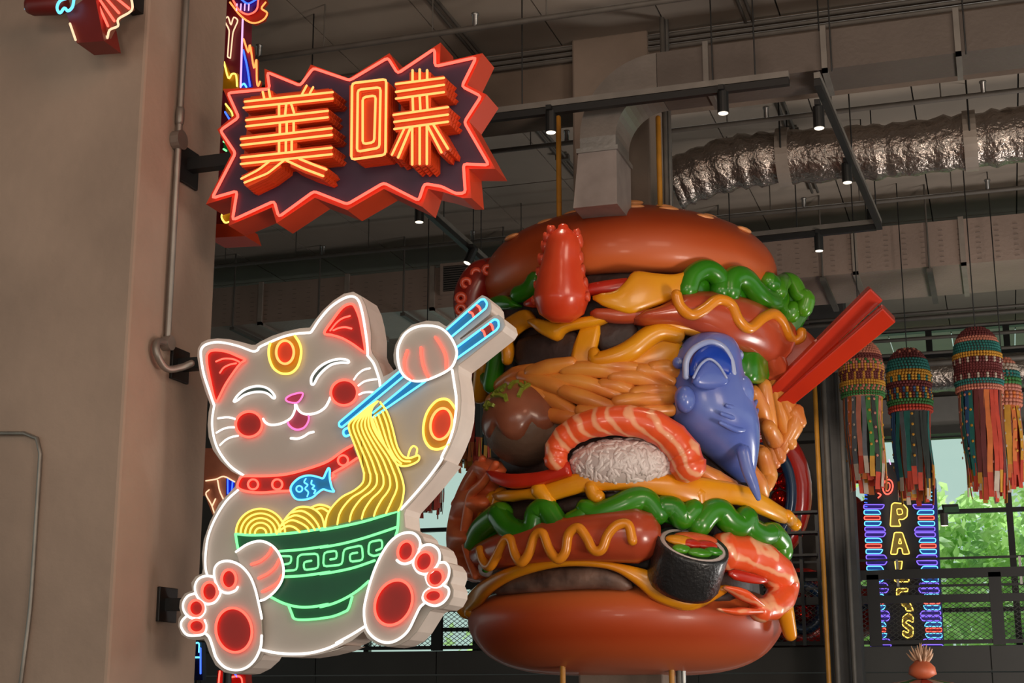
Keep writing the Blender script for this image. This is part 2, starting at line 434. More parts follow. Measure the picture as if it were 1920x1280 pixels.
def tree(x, y, h, cr_, n, lab):
    t = thing('tree', (x, y, -1), lab, 'tree', 'trees outside the windows')
    tube('trunk', cr([(x, y, -1), (x+.1, y, h*.4), (x-.1, y+.1, h*.75), (x, y, h*.95)], 4), [.16]*5+[.13]*4+[.07]*4, barkm, t)
    m = MB()
    cs = [(x+random.uniform(-1, 1)*cr_, y+random.uniform(-.6, .6)*cr_, h*random.uniform(.2, 1.0), random.uniform(.45, .8)) for _ in range(60)]
    for i in range(n):
        c = random.choice(cs); d = V((random.gauss(0, 1), random.gauss(0, 1), random.gauss(0, 1))).normalized()*c[3]*random.uniform(.5, 1)
        p = V(c[:3])+d; s = random.uniform(.09, .17)
        a = V((random.uniform(-1, 1), random.uniform(-1, 1), random.uniform(-1, .3))).normalized()*s
        b = a.orthogonal().normalized()*s*.5
        m.add(([p-a, p+b, p+a, p-b], [(0, 1, 2, 3)]))
    m.build('foliage', leafm, t, kind='stuff')
xr = wx(1830, 1000)
tree(xr-2.2, 27.0, 4.9, 1.5, 7500, 'leafy green tree outside the big window, left of the mullion')
tree(xr+1.2, 28.6, 4.8, 1.7, 8500, 'leafy green tree outside the big window, around the thick mullion')
tree(xr+4.8, 27.0, 4.8, 1.5, 5000, 'leafy green tree outside at the right edge of the big window')
tree(lx1-.9, 27.5, 2.9, .9, 1500, 'leafy tree outside the small window behind the cat sign')
# ================================================================ CEILING SERVICES
# ---- sprinkler pipes, each with drop rods and heads
def sprink(Y, z, x0, x1, lab, heads):
    t = thing('sprinkler_pipe', ((x0+x1)/2, Y, z), lab, 'pipe', 'sprinkler pipes under the ceiling')
    tube('pipe_run', [(x0, Y, z), (x1, Y, z)], .024, pipem, t, n=8)
    for x in heads:
        tube('hanger_rod', [(x, Y, z), (x, Y, ZC)], .006, pipem, t, n=5)
    for x in heads[::2]:
        lathe('sprinkler_head', [(.022, z+.01), (.022, z+.10), (.03, z+.105), (.03, z+.12), (.004, z+.13)], (x+.35, Y), steel, t, n=10)
hx = [-9.4+.92*k for k in range(13)]
sprink(9.95, 6.6, -9, 4, 'grey sprinkler pipe nearest the viewer above the burst sign', hx)
sprink(12.5, 6.6, -10, 5, 'grey sprinkler pipe just behind the column and foil duct', hx)
sprink(15.1, 6.6, -12, 6, 'grey sprinkler pipe in front of the big far duct', hx)
# ---- long hanger rods and paired conduits on the ceiling
for k, xx in enumerate((-3.92, -1.62)):
    for y0, y1 in ((8.6, 11.2), (11.85, 15.6)):
        t = thing('conduit_pair', (xx, (y0+y1)/2, ZC-.05), 'paired ceiling conduits '+('before' if y1 < 12 else 'beyond')+' the beam, '+('left' if k == 0 else 'right')+' of the burger column', 'conduit', 'paired ceiling conduits')
        for d in (-.03, .03): tube('conduit', [(xx+d, y0, ZC-.06), (xx+d, y1, ZC-.06)], .014, pipem, t, n=6)
        box('clamp', xx-.07, xx+.07, (y0+y1)/2-.03, (y0+y1)/2+.03, ZC-.09, ZC-.035, pipem, t)
# ---- rectangular duct with elbow and flared boot
YD0 = 10.2; YD1 = 10.62
zb0 = onY(1545, 130, YD0).z; zt0 = onY(1545, 57, YD0).z; hd = zt0-zb0
t = thing('air_duct', (onY(1120, 300, YD0).x, YD0, onY(1120, 395, YD0).z), 'grey sheet metal duct with elbow and flared boot dropping above the burger', 'duct')
def sect(cx, cz, nx, nz, wd, y0=YD0, y1=YD1):   # ring of four points, (nx,nz) the outer direction
    return [V((cx-nx*wd/2, y0, cz-nz*wd/2)), V((cx+nx*wd/2, y0, cz+nz*wd/2)), V((cx+nx*wd/2, y1, cz+nz*wd/2)), V((cx-nx*wd/2, y1, cz-nz*wd/2))]
def loft(name, rings, mat, parent, smooth=False):
    n = len(rings[0]); vs = [p for r in rings for p in r]; fs = []
    for i in range(len(rings)-1):
        for k in range(n):
            l = (k+1) % n; fs.append((i*n+k, i*n+l, (i+1)*n+l, (i+1)*n+k))
    fs += [tuple(range(n)), tuple((len(rings)-1)*n+k for k in range(n))]
    return mk(name, vs, fs, mat, parent, smooth=smooth)
xv = onY(1121, 280, YD0).x; wv = onY(1155, 280, YD0).x-onY(1088, 280, YD0).x
zmid = (zb0+zt0)/2; zboot = onY(1120, 282, YD0).z
RB = .46; xe = xv+RB
flx = [xe, onY(1325, 150, YD0).x, onY(1545, 95, YD0).x, onY(1795, 70, YD0).x, 1.6, 3.4]
for a, b in zip(flx, flx[1:]):
    box('duct_section', a+.004, b-.004, YD0, YD1, zb0, zt0, ductw, t)
    fm = MB()
    fm.add(boxg(b-.02, b+.02, YD0-.025, YD0, zb0-.03, zt0+.03)).add(boxg(b-.02, b+.02, YD0-.025, YD1+.02, zb0-.03, zb0))
    fm.build('flange', M('flange_steel', (120, 114, 108), .5, .5), t)
rings = []
zc_ = zmid-RB
for i in range(13):
    a = rad(90+90*i/12); wd = hd+(wv-hd)*i/12
    rings.append(sect(xe+RB*math.cos(a), zc_+RB*math.sin(a), math.cos(a), math.sin(a), wd))
loft('elbow', rings, M('elbow_steel', (132, 124, 118), .35, .6, var=.08, bump=.06), t)
loft('drop_section', [sect(xv, zc_, -1, 0, wv), sect(xv, zboot, -1, 0, wv)], steel, t)
zbt = onY(1120, 388, YD0).z
wb_ = onY(1142, 390, YD0).x-onY(1060, 390, YD0).x
loft('boot', [sect(xv, zboot+.01, -1, 0, wv*1.06, YD0-.015, YD1+.015), sect(xv-.02, zbt, -1, 0, wb_, YD0-.03, YD1+.0)], M('boot_steel', (150, 140, 136), .45, .6), t)
box('boot_collar', xv-wv*.58, xv+wv*.58, YD0-.03, YD1+.03, zboot-.015, zboot+.02, steel, t)
for x in flx[1:5]: tube('hanger_rod', [(x+.05, YD0-.03, zb0-.03), (x+.05, YD0-.03, ZC)], .006, blackm, t, n=5)
# ---- foil wrapped round duct
foil = M('crinkled_foil', (160, 148, 140), .3, .9, var=.08, scale=3, bump=.9, bscale=22)
t = thing('foil_duct', (-1, 11.9, 5.9), 'round duct wrapped in crinkled silver foil running right from the column', 'duct')
YF = 12.9
fp = [(1262, 345), (1300, 330), (1370, 307), (1440, 297), (1540, 291), (1640, 285), (1700, 279), (1790, 268), (1880, 256), (1990, 240), (2250, 204), (2600, 158)]
pts = cr([onY(a, b, YF) for a, b in fp], 6); N = len(pts); rr = []
for i, p_ in enumerate(pts):
    r = .242+.012*math.sin(i*1.9)+.01*random.uniform(-1, 1)
    rr.append(r)
v_, f_ = tubeg(pts, rr, 26, cap=False)
for i in range(len(v_)): v_[i] = v_[i]+V((random.uniform(-1, 1), random.uniform(-1, 1), random.uniform(-1, 1)))*.009
mk('foil_wrap', v_, f_, foil, t, smooth=True)
strapm = M('duct_strap', (150, 138, 128), .5, .3)
for xx in (1478, 1815):
    i = min(range(N), key=lambda i: abs(pts[i].x-onY(xx, 300, YF).x)); c = pts[i]
    mk('strap', *tubeg([c-V((.055, 0, 0)), c+V((.055, 0, 0))], .268, 28, cap=False), strapm, t)
    for d in (-.27, .27): tube('hanger_rod', [c+V((0, d, 0)), V((c.x, c.y+d, ZC))], .008, blackm, t, n=5)
# ---- big insulated rectangular duct at the back
YG0, YG1 = 15.9, 17.15; ZG0 = 6.085; ZG1 = onY(1700, 420, YG0).z
t = thing('large_duct', (-4, YG0, ZG0), 'large pale rectangular duct in flanged sections spanning the back of the hall', 'duct')
fx = [-11.6]+[onY(a, 560, YG0).x for a in (490, 651, 811)]+[onY(1000, 560, YG0).x, onY(1200, 560, YG0).x, onY(1410, 480, YG0).x, onY(1603, 480, YG0).x, onY(1806, 480, YG0).x, .9, 2.2, 3.6]
big = M('large_duct_skin', (150, 130, 119), .5, .15, var=.07, scale=2.2, bump=.18, bscale=30)
for a, b in zip(fx, fx[1:]):
    box('duct_section', a+.012, b-.012, YG0, YG1, ZG0, ZG1, big, t)
    f = MB(); f.add(boxg(b-.028, b+.028, YG0-.03, YG0+.02, ZG0-.03, ZG1+.02)).add(boxg(b-.028, b+.028, YG0-.03, YG1, ZG0-.035, ZG0+.01))
    f.build('flange', strapm, t)
    tube('hanger_rod', [(b-.35, YG0-.05, ZG0-.04), (b-.35, YG0-.05, ZC)], .011, pipem, t, n=6)
    box('hanger_channel', b-.38, b-.32, YG0-.07, YG1+.07, ZG0-.075, ZG0-.035, pipem, t)
# insulation pins: rows of small studs on the face
pm = MB()
for i in range(78):
    for j in range(7):
        x = -11.4+i*.19; z = ZG0+.04+j*.058
        pm.add(boxg(x, x+.045, YG0-.006, YG0+.002, z, z+.006))
pm.build('insulation_pins', M('pin_metal', (122, 106, 98), .5), t, kind='stuff')
g0, g1 = onY(832, 548, YG0-.04), onY(925, 492, YG0-.04)
gr = box('vent_grille', g0.x, g1.x, YG0-.05, YG0, g0.z, g1.z, M('grille_dark', (30, 28, 27), .6), t)
fm = MB(); e = .035
for q in ((g0.x-e, g1.x+e, g0.z-e, g0.z), (g0.x-e, g1.x+e, g1.z, g1.z+e), (g0.x-e, g0.x, g0.z, g1.z), (g1.x, g1.x+e, g0.z, g1.z)):
    fm.add(boxg(q[0], q[1], YG0-.075, YG0, q[2], q[3]))
fm.build('grille_frame', big, gr)
for k in range(11):
    z = g0.z+.015+k*(g1.z-g0.z-.03)/10
    box('grille_slat', g0.x, g1.x, YG0-.072, YG0-.05, z-.006, z+.006, M('grille_slat', (84, 78, 74), .5), gr)
# things seen under the big duct at the back right: round duct, pipes
t = thing('round_duct', (-1, 20.6, 4.8), 'silver foil round duct low behind the streamer lanterns', 'duct')
q0, q1 = onY(1600, 712, 20.6), onY(1990, 690, 20.6)
v_, f_ = tubeg(resample([q0, q1], 30), .23, 20, cap=False)
for i in range(len(v_)): v_[i] = v_[i]+V((random.uniform(-1, 1), random.uniform(-1, 1), random.uniform(-1, 1)))*.014
mk('foil_wrap', v_, f_, foil, t, smooth=True)
for k, (y, yy, r) in enumerate(((592, 18.4, .02), (602, 18.9, .03), (622, 19.3, .02), (640, 19.6, .025), (668, 18.2, .02), (688, 17.6, .035))):
    a, b = onY(1500, y+8, yy), onY(1990, y-22, yy); z = (a.z+b.z)/2
    tube('service_pipe', [(a.x, yy, z), (b.x, yy, z)], r, pipem, n=6, cat='pipe', group='service pipes above the streamer lanterns', label=('topmost', 'second', 'third', 'fourth', 'fifth', 'lowest')[k]+(' from the top' if 0 < k < 5 else '')+' of the dark service pipes crossing above the streamer lanterns')
# ---- lighting tracks and spotlights
ZT = 5.9
railm = M('track_channel', (120, 114, 108), .5, .4)
def track(a, b, lab):
    t = thing('lighting_track', (a+b)/2, lab, 'track')
    d = (b-a).normalized()
    MB().add(rodg(a, b, .05)).build('track_rail', blackm, t)
    MB().add(rodg(a+V((0, 0, .055)), b+V((0, 0, .055)), .045)).build('strut_channel', railm, t)
    for s in (.06, .5, .94):
        p = a.lerp(b, s); tube('suspension_rod', [p, V((p.x, p.y, ZC))], .006, blackm, t, n=5)
track(V((-5.2, 10.08, ZT)), V((-1.19, 10.08, ZT)), 'black lighting track crossing above the top bun in front of the column')
track(V((-1.0, 10.15, ZT)), V((-.85, 13.75, ZT)), 'bare steel and black track running back past the foil duct')
track(V((-2.35, 13.8, ZT)), V((-.88, 13.74, ZT)), 'black lighting track behind the right of the top bun')
track(V((-4.70, 11.2, ZT)), V((-4.75, 13.75, ZT)), 'black lighting track running back below the burst sign')
lens = E('spot_lens', (1.0, .86, .66), 2.6)
def spot(p, lab, tilt=None):
    L = .165; r = .042
    t = thing('track_spotlight', p, lab, 'spotlight', 'black track spotlights')
    ax = V(tilt).normalized() if tilt else V((0, 0, -1))
    e0 = p; e1 = p-ax*L
    v, f = tubeg([e0, e1], r, 16, cap=False); mk('housing', v, f, blackm, t)
    v, f = tubeg([e0+ax*.004, e0+ax*.001], [r*.82, r*.86], 16, cap=False); mk('lens', v, f, lens, t, label='glowing warm white lens')
    box('track_adapter', e1.x-.02, e1.x+.02, e1.y-.07, e1.y+.07, e1.z-.005, max(e1.z+.03, ZT-.02), blackm, t)
    l = lamp('spot_beam', 'SPOT', e0+ax*.03, e0+ax*2, 14, (1, .82, .62), .03, 50); l.parent = None
def dz(px_, py_): return (onZ(px_, py_, ZT-.22)-CAM).dot(ROT @ V((0, 0, -1)))
for a, b, lab, tl in ((1033, 248, 'spotlight on the front track just left of the column', None), (1356, 212, 'spotlight on the front track in front of the curved duct', None),
                      (1536, 240, 'spotlight hanging from the receding track above the foil duct', None), (1589, 342, 'spotlight hanging in front of the foil duct lower edge', None),
                      (1635, 424, 'spotlight at the far corner where two tracks meet', None), (1536, 470, 'spotlight low over the right of the top bun', None),
                      (786, 416, 'spotlight directly below the burst sign', None), (876, 493, 'tilted spotlight above the dark red tentacle', (-.35, -.25, -1))):
    spot(onY(a, b, 10.08) if a in (1033, 1356) else (onX(a, b, -4.72) if a < 900 else (onX(a, b, -.97+.035*(ZT-5.9)) if a in (1589,) else (onY(a, b, 13.77) if b > 420 else atd(a, b, dz(a, b))))), lab, tl)
# ================================================================ NEON CAT SIGN
Yc = 7.70                                   # front face of the cat panel
catface = M('cat_face_acrylic', (188, 176, 166), .42, var=.03, scale=1.5)
catside = M('cat_return_paint', (236, 220, 210), .5, var=.04)
k2, k3, k4, k5 = (330, 530, 3.459), (620, 530, 3.556), (330, 850, 2.976), (600, 860, 3.37)
cat = thing('cat_neon_sign', onY(500, 1262, Yc), 'large neon sign of a smiling white cat eating noodles from a green bowl', 'sign')
def smooth2(pts, closed, n=4):
    return [V((p.x, p.y)) for p in cr([V((p.x, p.y, 0)) for p in pts], n, closed)]
def toY(pts, Y): return [onY(p.x, p.y, Y) for p in pts]
def neon(name, col, pts, parent, Y, closed=False, sm=True, r=.0108, n=6):
    q = smooth2(pts, closed) if sm else pts
    q = toY(q, Y); r *= .70
    if not sm: q = roundc(q, closed, .02)
    v, f = tubeg(q, r, n, closed)
    return mk(name, v, f, NEON[col], parent, smooth=True)
def fill(name, mat, pts, parent, Y, th=.008, sm=True):
    q = toY(smooth2(pts, True) if sm else pts, Y)
    v, f = plateg(q, Y, Y+th)
    return mk(name, v, f, mat, parent)
red_f = M('red_acrylic', (160, 26, 10), .4, var=.05); yel_f = M('ochre_acrylic', (196, 140, 8), .4, var=.05)
ora_f = M('orange_acrylic', (226, 70, 22), .4, var=.05); blu_f = M('blue_acrylic', (22, 128, 178), .4, var=.05)
grn_f = M('green_acrylic', (12, 84, 50), .4, var=.06); pin_f = M('pink_acrylic', (170, 60, 84), .4, var=.05)
blk_f = M('dark_acrylic', (52, 62, 56), .4); nood_f = M('noodle_acrylic', (176, 150, 12), .4, var=.05)
head_o = px('435,1262 360,1222 290,1155 240,1085 212,1000 205,920 212,840 222,790 188,700 155,590 138,480 142,425 165,388 205,368 270,360 350,366 430,385 490,402 515,402 545,382 620,345 700,318 800,295 868,290 895,250 950,180 1020,115 1090,70 1150,58 1200,85 1230,150 1250,230 1265,330', k2)
out = head_o+px('268,440 280,475 315,525 340,590 352,625 400,600 440,572 422,530 418,480 430,415 470,340 540,280 640,252 720,258 772,292 985,100 1010,82 1042,95 1066,130 1070,170 1062,208 860,371 868,378 1078,226 1118,212 1150,238 1162,282 1140,318 905,505 848,548 845,590 860,680 868,780 862,880 840,980 800,1080 740,1200 690,1278', k3)
out += px('800,10 700,135 600,250 540,315 528,350 535,430 560,445 605,455 645,490 660,528 705,530 750,560 772,610 775,645 808,660 835,700 838,740 822,785 840,825 838,870 810,920 770,945 720,947 690,962 660,1010 610,1090 560,1142 500,1175 430,1187 360,1172 300,1132 275,1090 200,1150 100,1197 10,1228', k5)
out += px('960,1070 900,1095 800,1120 700,1135 600,1135 520,1125 490,1115 470,1150 420,1195 360,1225 320,1230 270,1220 220,1180 185,1110 170,1060 155,1035 120,1040 70,1035 30,1010 10,960 15,920 30,900 18,860 22,820 50,780 90,765 85,720 110,685 145,670 150,640 145,560 155,480 190,380 240,280 310,205 328,185 345,150 350,125', k4)
v, f = plateg(toY(out, Yc), Yc, Yc+.012)
mk('face_panel', v, f, catface, cat)
q = toY(out, Yc+.012)
v, f = plateg(q, Yc+.012, Yc+.25)
mk('return_box', v, f, catside, cat)
def zy(k): return Yc-.008-.012*k            # fills step forward
def ny(k): return Yc-.020-.012*k            # tubes
W = lambda n_, s, k=None, closed=False, lay=0: neon(n_, 'white', px(s, k) if isinstance(s, str) else s, cat, ny(lay), closed)
W('head_tube', px('440,1250 360,1195 300,1125 260,1050 238,960 235,880 248,795', k2))
W('head_tube', px('248,795 215,700 180,590 162,480 165,430 195,400 260,385 330,392 410,412 470,435 505,445 530,435 545,415 620,380 700,348 780,330 845,325 872,322 890,300 930,240 1000,160 1080,105 1140,88 1180,110 1205,180 1225,290 1240,400 1243,462', k2)+px('246,485 285,535 310,600 325,650 330,690', k3))
W('body_tube', '350,200 280,265 220,360 180,460 165,560 165,640 175,680', k4)
W('body_tube', px('478,1095 560,1112 650,1118 750,1112 850,1085 930,1045', k4)+px('100,1165 200,1110 280,1060', k5))
W('arm_tube', px('810,580 825,680 838,780 830,900 800,1030 740,1160', k3)+px('770,0 700,100 610,210 512,318', k5))
def ear(s, strands):
    e = fill('ear', red_f, px(s, k2), cat, zy(0))
    neon('ear_tube', 'red', px(s, k2), e, ny(0), True)
    for t_ in strands: neon('ear_strand', 'red', px(t_, k2), e, ny(0), r=.008)
ear('205,460 230,440 280,438 340,450 400,475 448,500 420,520 380,570 320,660 275,750 260,768 245,740 225,650 205,550 200,490', ('260,510 310,492 370,495 410,512', '285,583 310,550 350,530 390,522'))
ear('962,325 1010,250 1070,170 1110,142 1145,140 1165,165 1190,230 1210,330 1228,440 1215,447 1150,400 1080,360 1010,338', ('1000,310 1040,260 1080,230 1128,215', '1020,308 1060,292 1100,288 1138,297'))
s = px('612,388 602,430 605,490 630,550 670,582 710,590 750,582 785,550 805,500 812,440 800,390 770,342 690,358', k2)
e = fill('forehead_mark', yel_f, s, cat, zy(0)); neon('mark_tube', 'yellow', s[:-1], e, ny(0))
e2 = fill('mark_centre', ora_f, ell2(707, 450, 57, 75, 0, k2), e, zy(1)); neon('centre_tube', 'amber', ell2(707, 450, 57, 75, 0, k2), e2, ny(1), True)
for s in ('375,770 400,730 450,690 520,670 580,678 620,705 642,740 630,748 600,722 560,708 500,710 440,730 400,760', '878,655 880,610 920,555 980,515 1050,495 1110,500 1118,518 1070,517 1010,530 960,565 920,610 895,655'):
    e = fill('eye', blk_f, px(s, k2), cat, zy(0)); neon('eye_tube', 'white', px(s, k2), e, ny(0), True)
for c in ((473, 917), (1090, 712)):
    s = ell2(c[0], c[1], 86, 82, -8, k2); e = fill('cheek', red_f, s, cat, zy(0)); neon('cheek_tube', 'red', s, e, ny(0), True)
for s, k in (('272,878 330,872 370,878 392,888', k2), ('262,972 300,950 340,938 385,936', k2), ('285,1052 320,1020 360,1000 402,992', k2), ('155,645 180,610 220,580 262,570', k3), ('185,685 220,660 260,648 305,643', k3), ('190,745 220,732 260,728 292,732', k3)):
    neon('whisker', 'white', px(s, k), cat, ny(0), r=.009)
s = px('712,752 740,730 790,715 822,716 815,745 790,775 760,778 725,770', k2); e = fill('nose', pin_f, s, cat, zy(1)); neon('nose_tube', 'pink', s, e, ny(1), True, r=.008)
s = px('725,905 735,925 760,945 790,952 825,942 850,915 862,880 858,855', k2); e = fill('tongue', pin_f, s+px('825,848 795,825 778,800 772,820 750,870', k2), cat, zy(0)); neon('tongue_tube', 'pink', s, e, ny(0), r=.009)
W('mouth_tube', '565,882 580,905 610,920 660,918 710,900 750,870 772,820 772,788', k2); W('mouth_tube', '778,788 795,825 825,848 870,852 920,840 965,810 990,770 1000,745', k2)
W('chin_tube', '745,1008 790,1010 830,995 860,975 892,967', k2)
# collar and fish tag
top = px('365,130 395,125 500,125 620,115 750,80 850,42', k4)+px('80,1120 142,1085', k3)
bot = px('176,1168 100,1220 10,1272', k3)+px('880,128 760,185 640,207 580,210 480,218 400,212 350,195 345,165', k4)
col_ = fill('collar', red_f, top+bot, cat, zy(0), sm=False)
neon('collar_tube', 'red', bot[1:]+top, col_, ny(0))
neon('collar_tube', 'red', bot[:2], col_, ny(0))
for c in ((430, 172), (565, 172), (932, 38)): neon('collar_ring', 'red', ell2(c[0], c[1], 28, 28, 0, k4, 14), col_, ny(0), True, r=.009)
s = px('640,205 650,170 690,135 740,122 790,130 820,138 835,110 850,82 858,92 858,140 870,190 882,212 850,208 820,200 790,220 760,245 710,258 665,250', k4)
e = fill('fish_tag', blu_f, s, cat, zy(2)); neon('fish_tube', 'cyan', s, e, ny(2), True, r=.009)
neon('fish_eye', 'cyan', ell2(688, 197, 17, 17, 0, k4, 12), e, ny(2), True, r=.007)
for s in ('725,140 715,160 735,175 720,195 738,215 732,240', '758,150 755,170 772,180 760,195 778,205 770,222'): neon('fish_stripe', 'cyan', px(s, k4), e, ny(2), r=.007)
# bowl
rim = px('332,448 420,455 560,450 700,437 840,415', k4)+px('0,450 120,430 260,400 380,365 497,328', k5)
low = px('490,440 475,495 430,620 310,770 240,830 160,880 80,915', k5)+px('850,842 760,857 680,857 600,837 525,798 440,700 375,610 348,540', k4)
bowl = fill('bowl', grn_f, rim+low, cat, zy(0), sm=False)
neon('bowl_rim_tube', 'green', rim, bowl, ny(0))
neon('bowl_tube', 'green', px('332,448 340,500 348,540', k4), bowl, ny(0)); neon('bowl_tube', 'green', px('497,330 490,440 477,490', k5), bowl, ny(0))
neon('bowl_tube', 'green', px('575,545 700,535 850,515', k4)+px('0,560 120,540 260,505 400,460 488,430', k5), bowl, ny(0))
neon('bowl_tube', 'green', px('600,688 720,680 860,660', k4)+px('0,727 100,712 220,685 345,642', k5), bowl, ny(0))
neon('bowl_tube', 'green', px('525,798 600,835 680,855 760,855 850,840', k4)+px('0,935 80,915 160,880 240,830 308,772', k5), bowl, ny(0))
s = px('630,852 645,890 662,922 720,927 800,921', k4)+px('0,1008 80,995 150,968 180,945 203,872', k5)
ft = fill('bowl_foot', grn_f, s+px('80,912', k5)+px('850,838 700,852', k4), bowl, zy(0), sm=False); neon('bowl_foot_tube', 'green', s, ft, ny(0))
for s, k in (('605,618 640,612 645,572 585,572', k4), ('600,655 675,650 680,575 700,563 793,558 795,640 715,650 712,605 755,598', k4), ('65,635 105,630 105,580 25,590 20,680 140,668 150,570 265,545 272,640 190,650 188,600 235,592', k5), ('355,578 393,565 392,510 310,525 305,600 340,615 385,600', k5)):
    neon('key_pattern', 'green', px(s, k), bowl, ny(0), sm=False, r=.009)
# noodles
nl = px('310,790 250,830 190,880 130,930 122,975 160,1080 200,1190 222,1270', k3)+px('278,90 270,150 215,200 140,240 80,300 45,360 32,430', k5)
nr = px('315,790 280,830 268,880 278,950 312,1020 362,1090 420,1170 460,1260', k3)+px('520,130 530,180 528,220 522,255 515,285 505,310 495,326', k5)
nb = fill('noodle_bundle', nood_f, smooth2(nl, False, 3)+smooth2(nr, False, 3)[::-1], cat, zy(3), sm=False)
for i in range(7):
    t_ = i/6; neon('noodle_strand', 'yellow', [a.lerp(b, t_) for a, b in zip(nl, nr)], nb, ny(3), r=.0085)
o_ = px('330,795 375,860 410,960 440,1080 470,1140 500,1165 540,1165 580,1150 592,1165 580,1190 530,1215 480,1222 450,1212', k3); i_ = px('275,900 300,970 340,1050 400,1150 440,1205', k3)
nb2 = fill('noodle_loop', nood_f, smooth2(o_, False, 3)+i_[::-1], cat, zy(2), sm=False)
neon('noodle_strand', 'yellow', o_, nb2, ny(2), r=.0085); neon('noodle_strand', 'yellow', i_+o_[-2:-1], nb2, ny(2), r=.0085)
for s in ('345,860 375,940 405,1060 440,1140 480,1185 530,1190', '318,880 345,960 380,1070 425,1160 470,1205', '290,890 320,975 360,1080 405,1150', '515,1160 530,1110 552,1088 576,1105 570,1150'):
    neon('noodle_strand', 'yellow', px(s, k3), nb2, ny(2), r=.0085)
m1 = fill('noodle_mound', nood_f, ell2(472, 446, 138, 138, 0, k4, 16, 180, 360), cat, zy(0), sm=False)
for r_ in (138, 112, 86, 60, 32): neon('noodle_strand', 'yellow', ell2(472, 446, r_, r_, 0, k4, 14, 180, 360), m1, ny(0), r=.0085)
s = '562,446 580,410 620,350 670,305 720,297 770,310 812,350 828,408'
m2 = fill('noodle_mound', nood_f, px(s, k4), cat, zy(1), sm=False); neon('noodle_strand', 'yellow', px(s, k4), m2, ny(1), r=.0085)
for s in ('640,330 700,320 750,345 785,385 800,415', '600,375 660,345 715,360 755,395 775,425', '582,405 640,372 690,385 730,410 742,432', '570,435 620,405 660,412 690,436'): neon('noodle_strand', 'yellow', px(s, k4), m2, ny(1), r=.0085)
s = '755,300 800,285 850,297 868,318 840,360 828,405'; m3 = fill('noodle_mound', nood_f, px(s, k4), cat, zy(0), sm=False); neon('noodle_strand', 'yellow', px(s, k4), m3, ny(0), r=.0085); neon('noodle_strand', 'yellow', px('780,312 815,305 850,325', k4), m3, ny(0), r=.0085)
# paw resting on the bowl, paw holding chopsticks
s = px('335,548 400,505 470,488 530,510 575,560 600,640 590,710 550,770 500,810 472,820', k4)
pw = fill('paw', catface, s+px('440,750 410,680 360,625', k4), cat, zy(2), sm=False); neon('paw_tube', 'white', s, pw, ny(2))
for s in ('420,618 470,600 515,560 535,520', '460,695 510,670 550,635 575,590', '480,770 530,745 570,715 588,680'): neon('paw_strand', 'red', px(s, k4), pw, ny(2))
s = px('445,470 460,400 500,335 570,295 650,285 730,300 790,350 830,420 840,480 815,550 770,590 700,625 630,650 560,655 500,630 460,570', k3)
pw = fill('paw', catface, s, cat, zy(2)); neon('paw_tube', 'white', s, pw, ny(2), True)
for s in ('510,450 490,520 500,590 545,645', '602,430 605,500 625,580 655,635', '697,362 735,420 765,490 770,575'): neon('paw_strand', 'red', px(s, k3), pw, ny(2))
# elbow spot
s = px('835,845 790,785 740,775 690,800 640,870 618,960 625,1040 660,1095 710,1110 760,1095 785,1075', k3)
e = fill('arm_mark', yel_f, s+px('815,980 832,900', k3), cat, zy(0)); neon('mark_tube', 'yellow', s, e, ny(0))
s = ell2(737, 940, 70, 105, 12, k3); e2 = fill('mark_centre', ora_f, s, e, zy(1)); neon('centre_tube', 'amber', s, e2, ny(1), True)
# chopsticks drawn in neon
def chop(f_, tubes, bands):
    e = fill('chopstick', blu_f, px(f_, k3), cat, zy(1), sm=False)
    for t_ in tubes: neon('chopstick_tube', 'cyan', px(t_, k3), e, ny(1), sm=False, r=.0098)
    for b in bands:
        fb = fill('chopstick_band', red_f, px(b[0], k3), e, zy(2), sm=False)
        for t_ in b[1:]: neon('band_tube', 'red', px(t_, k3), fb, ny(1), r=.009)
chop('775,310 1000,110 1025,108 1045,140 1035,170 805,360', ('775,310 1000,112 1024,108 1044,138 1036,168 805,360',), (('925,195 975,150 992,165 1000,190 955,235 945,205', '925,195 945,205 955,235', '975,150 992,165 1000,190'),))
chop('840,430 1095,240 1120,255 1120,290 1105,315 840,505', ('840,430 1092,242 1118,252 1122,290 1105,315 840,505',), (('1000,310 1060,270 1075,285 1082,312 1030,355 1020,325', '1000,310 1020,325 1030,355', '1060,270 1075,285 1082,312'),))
chop('460,590 55,930 55,955 75,965 490,620', ('460,590 55,932 56,954 75,964 490,620',), ())
chop('530,660 280,868 275,900 630,658', ('530,660 282,866', '275,902 630,658'), ())
s = '118,965 90,980 85,1005 100,1022 122,1015'; e = fill('chopstick_tip', blu_f, px(s, k3), cat, zy(1), sm=False); neon('chopstick_tube', 'cyan', px(s, k3), e, ny(1))
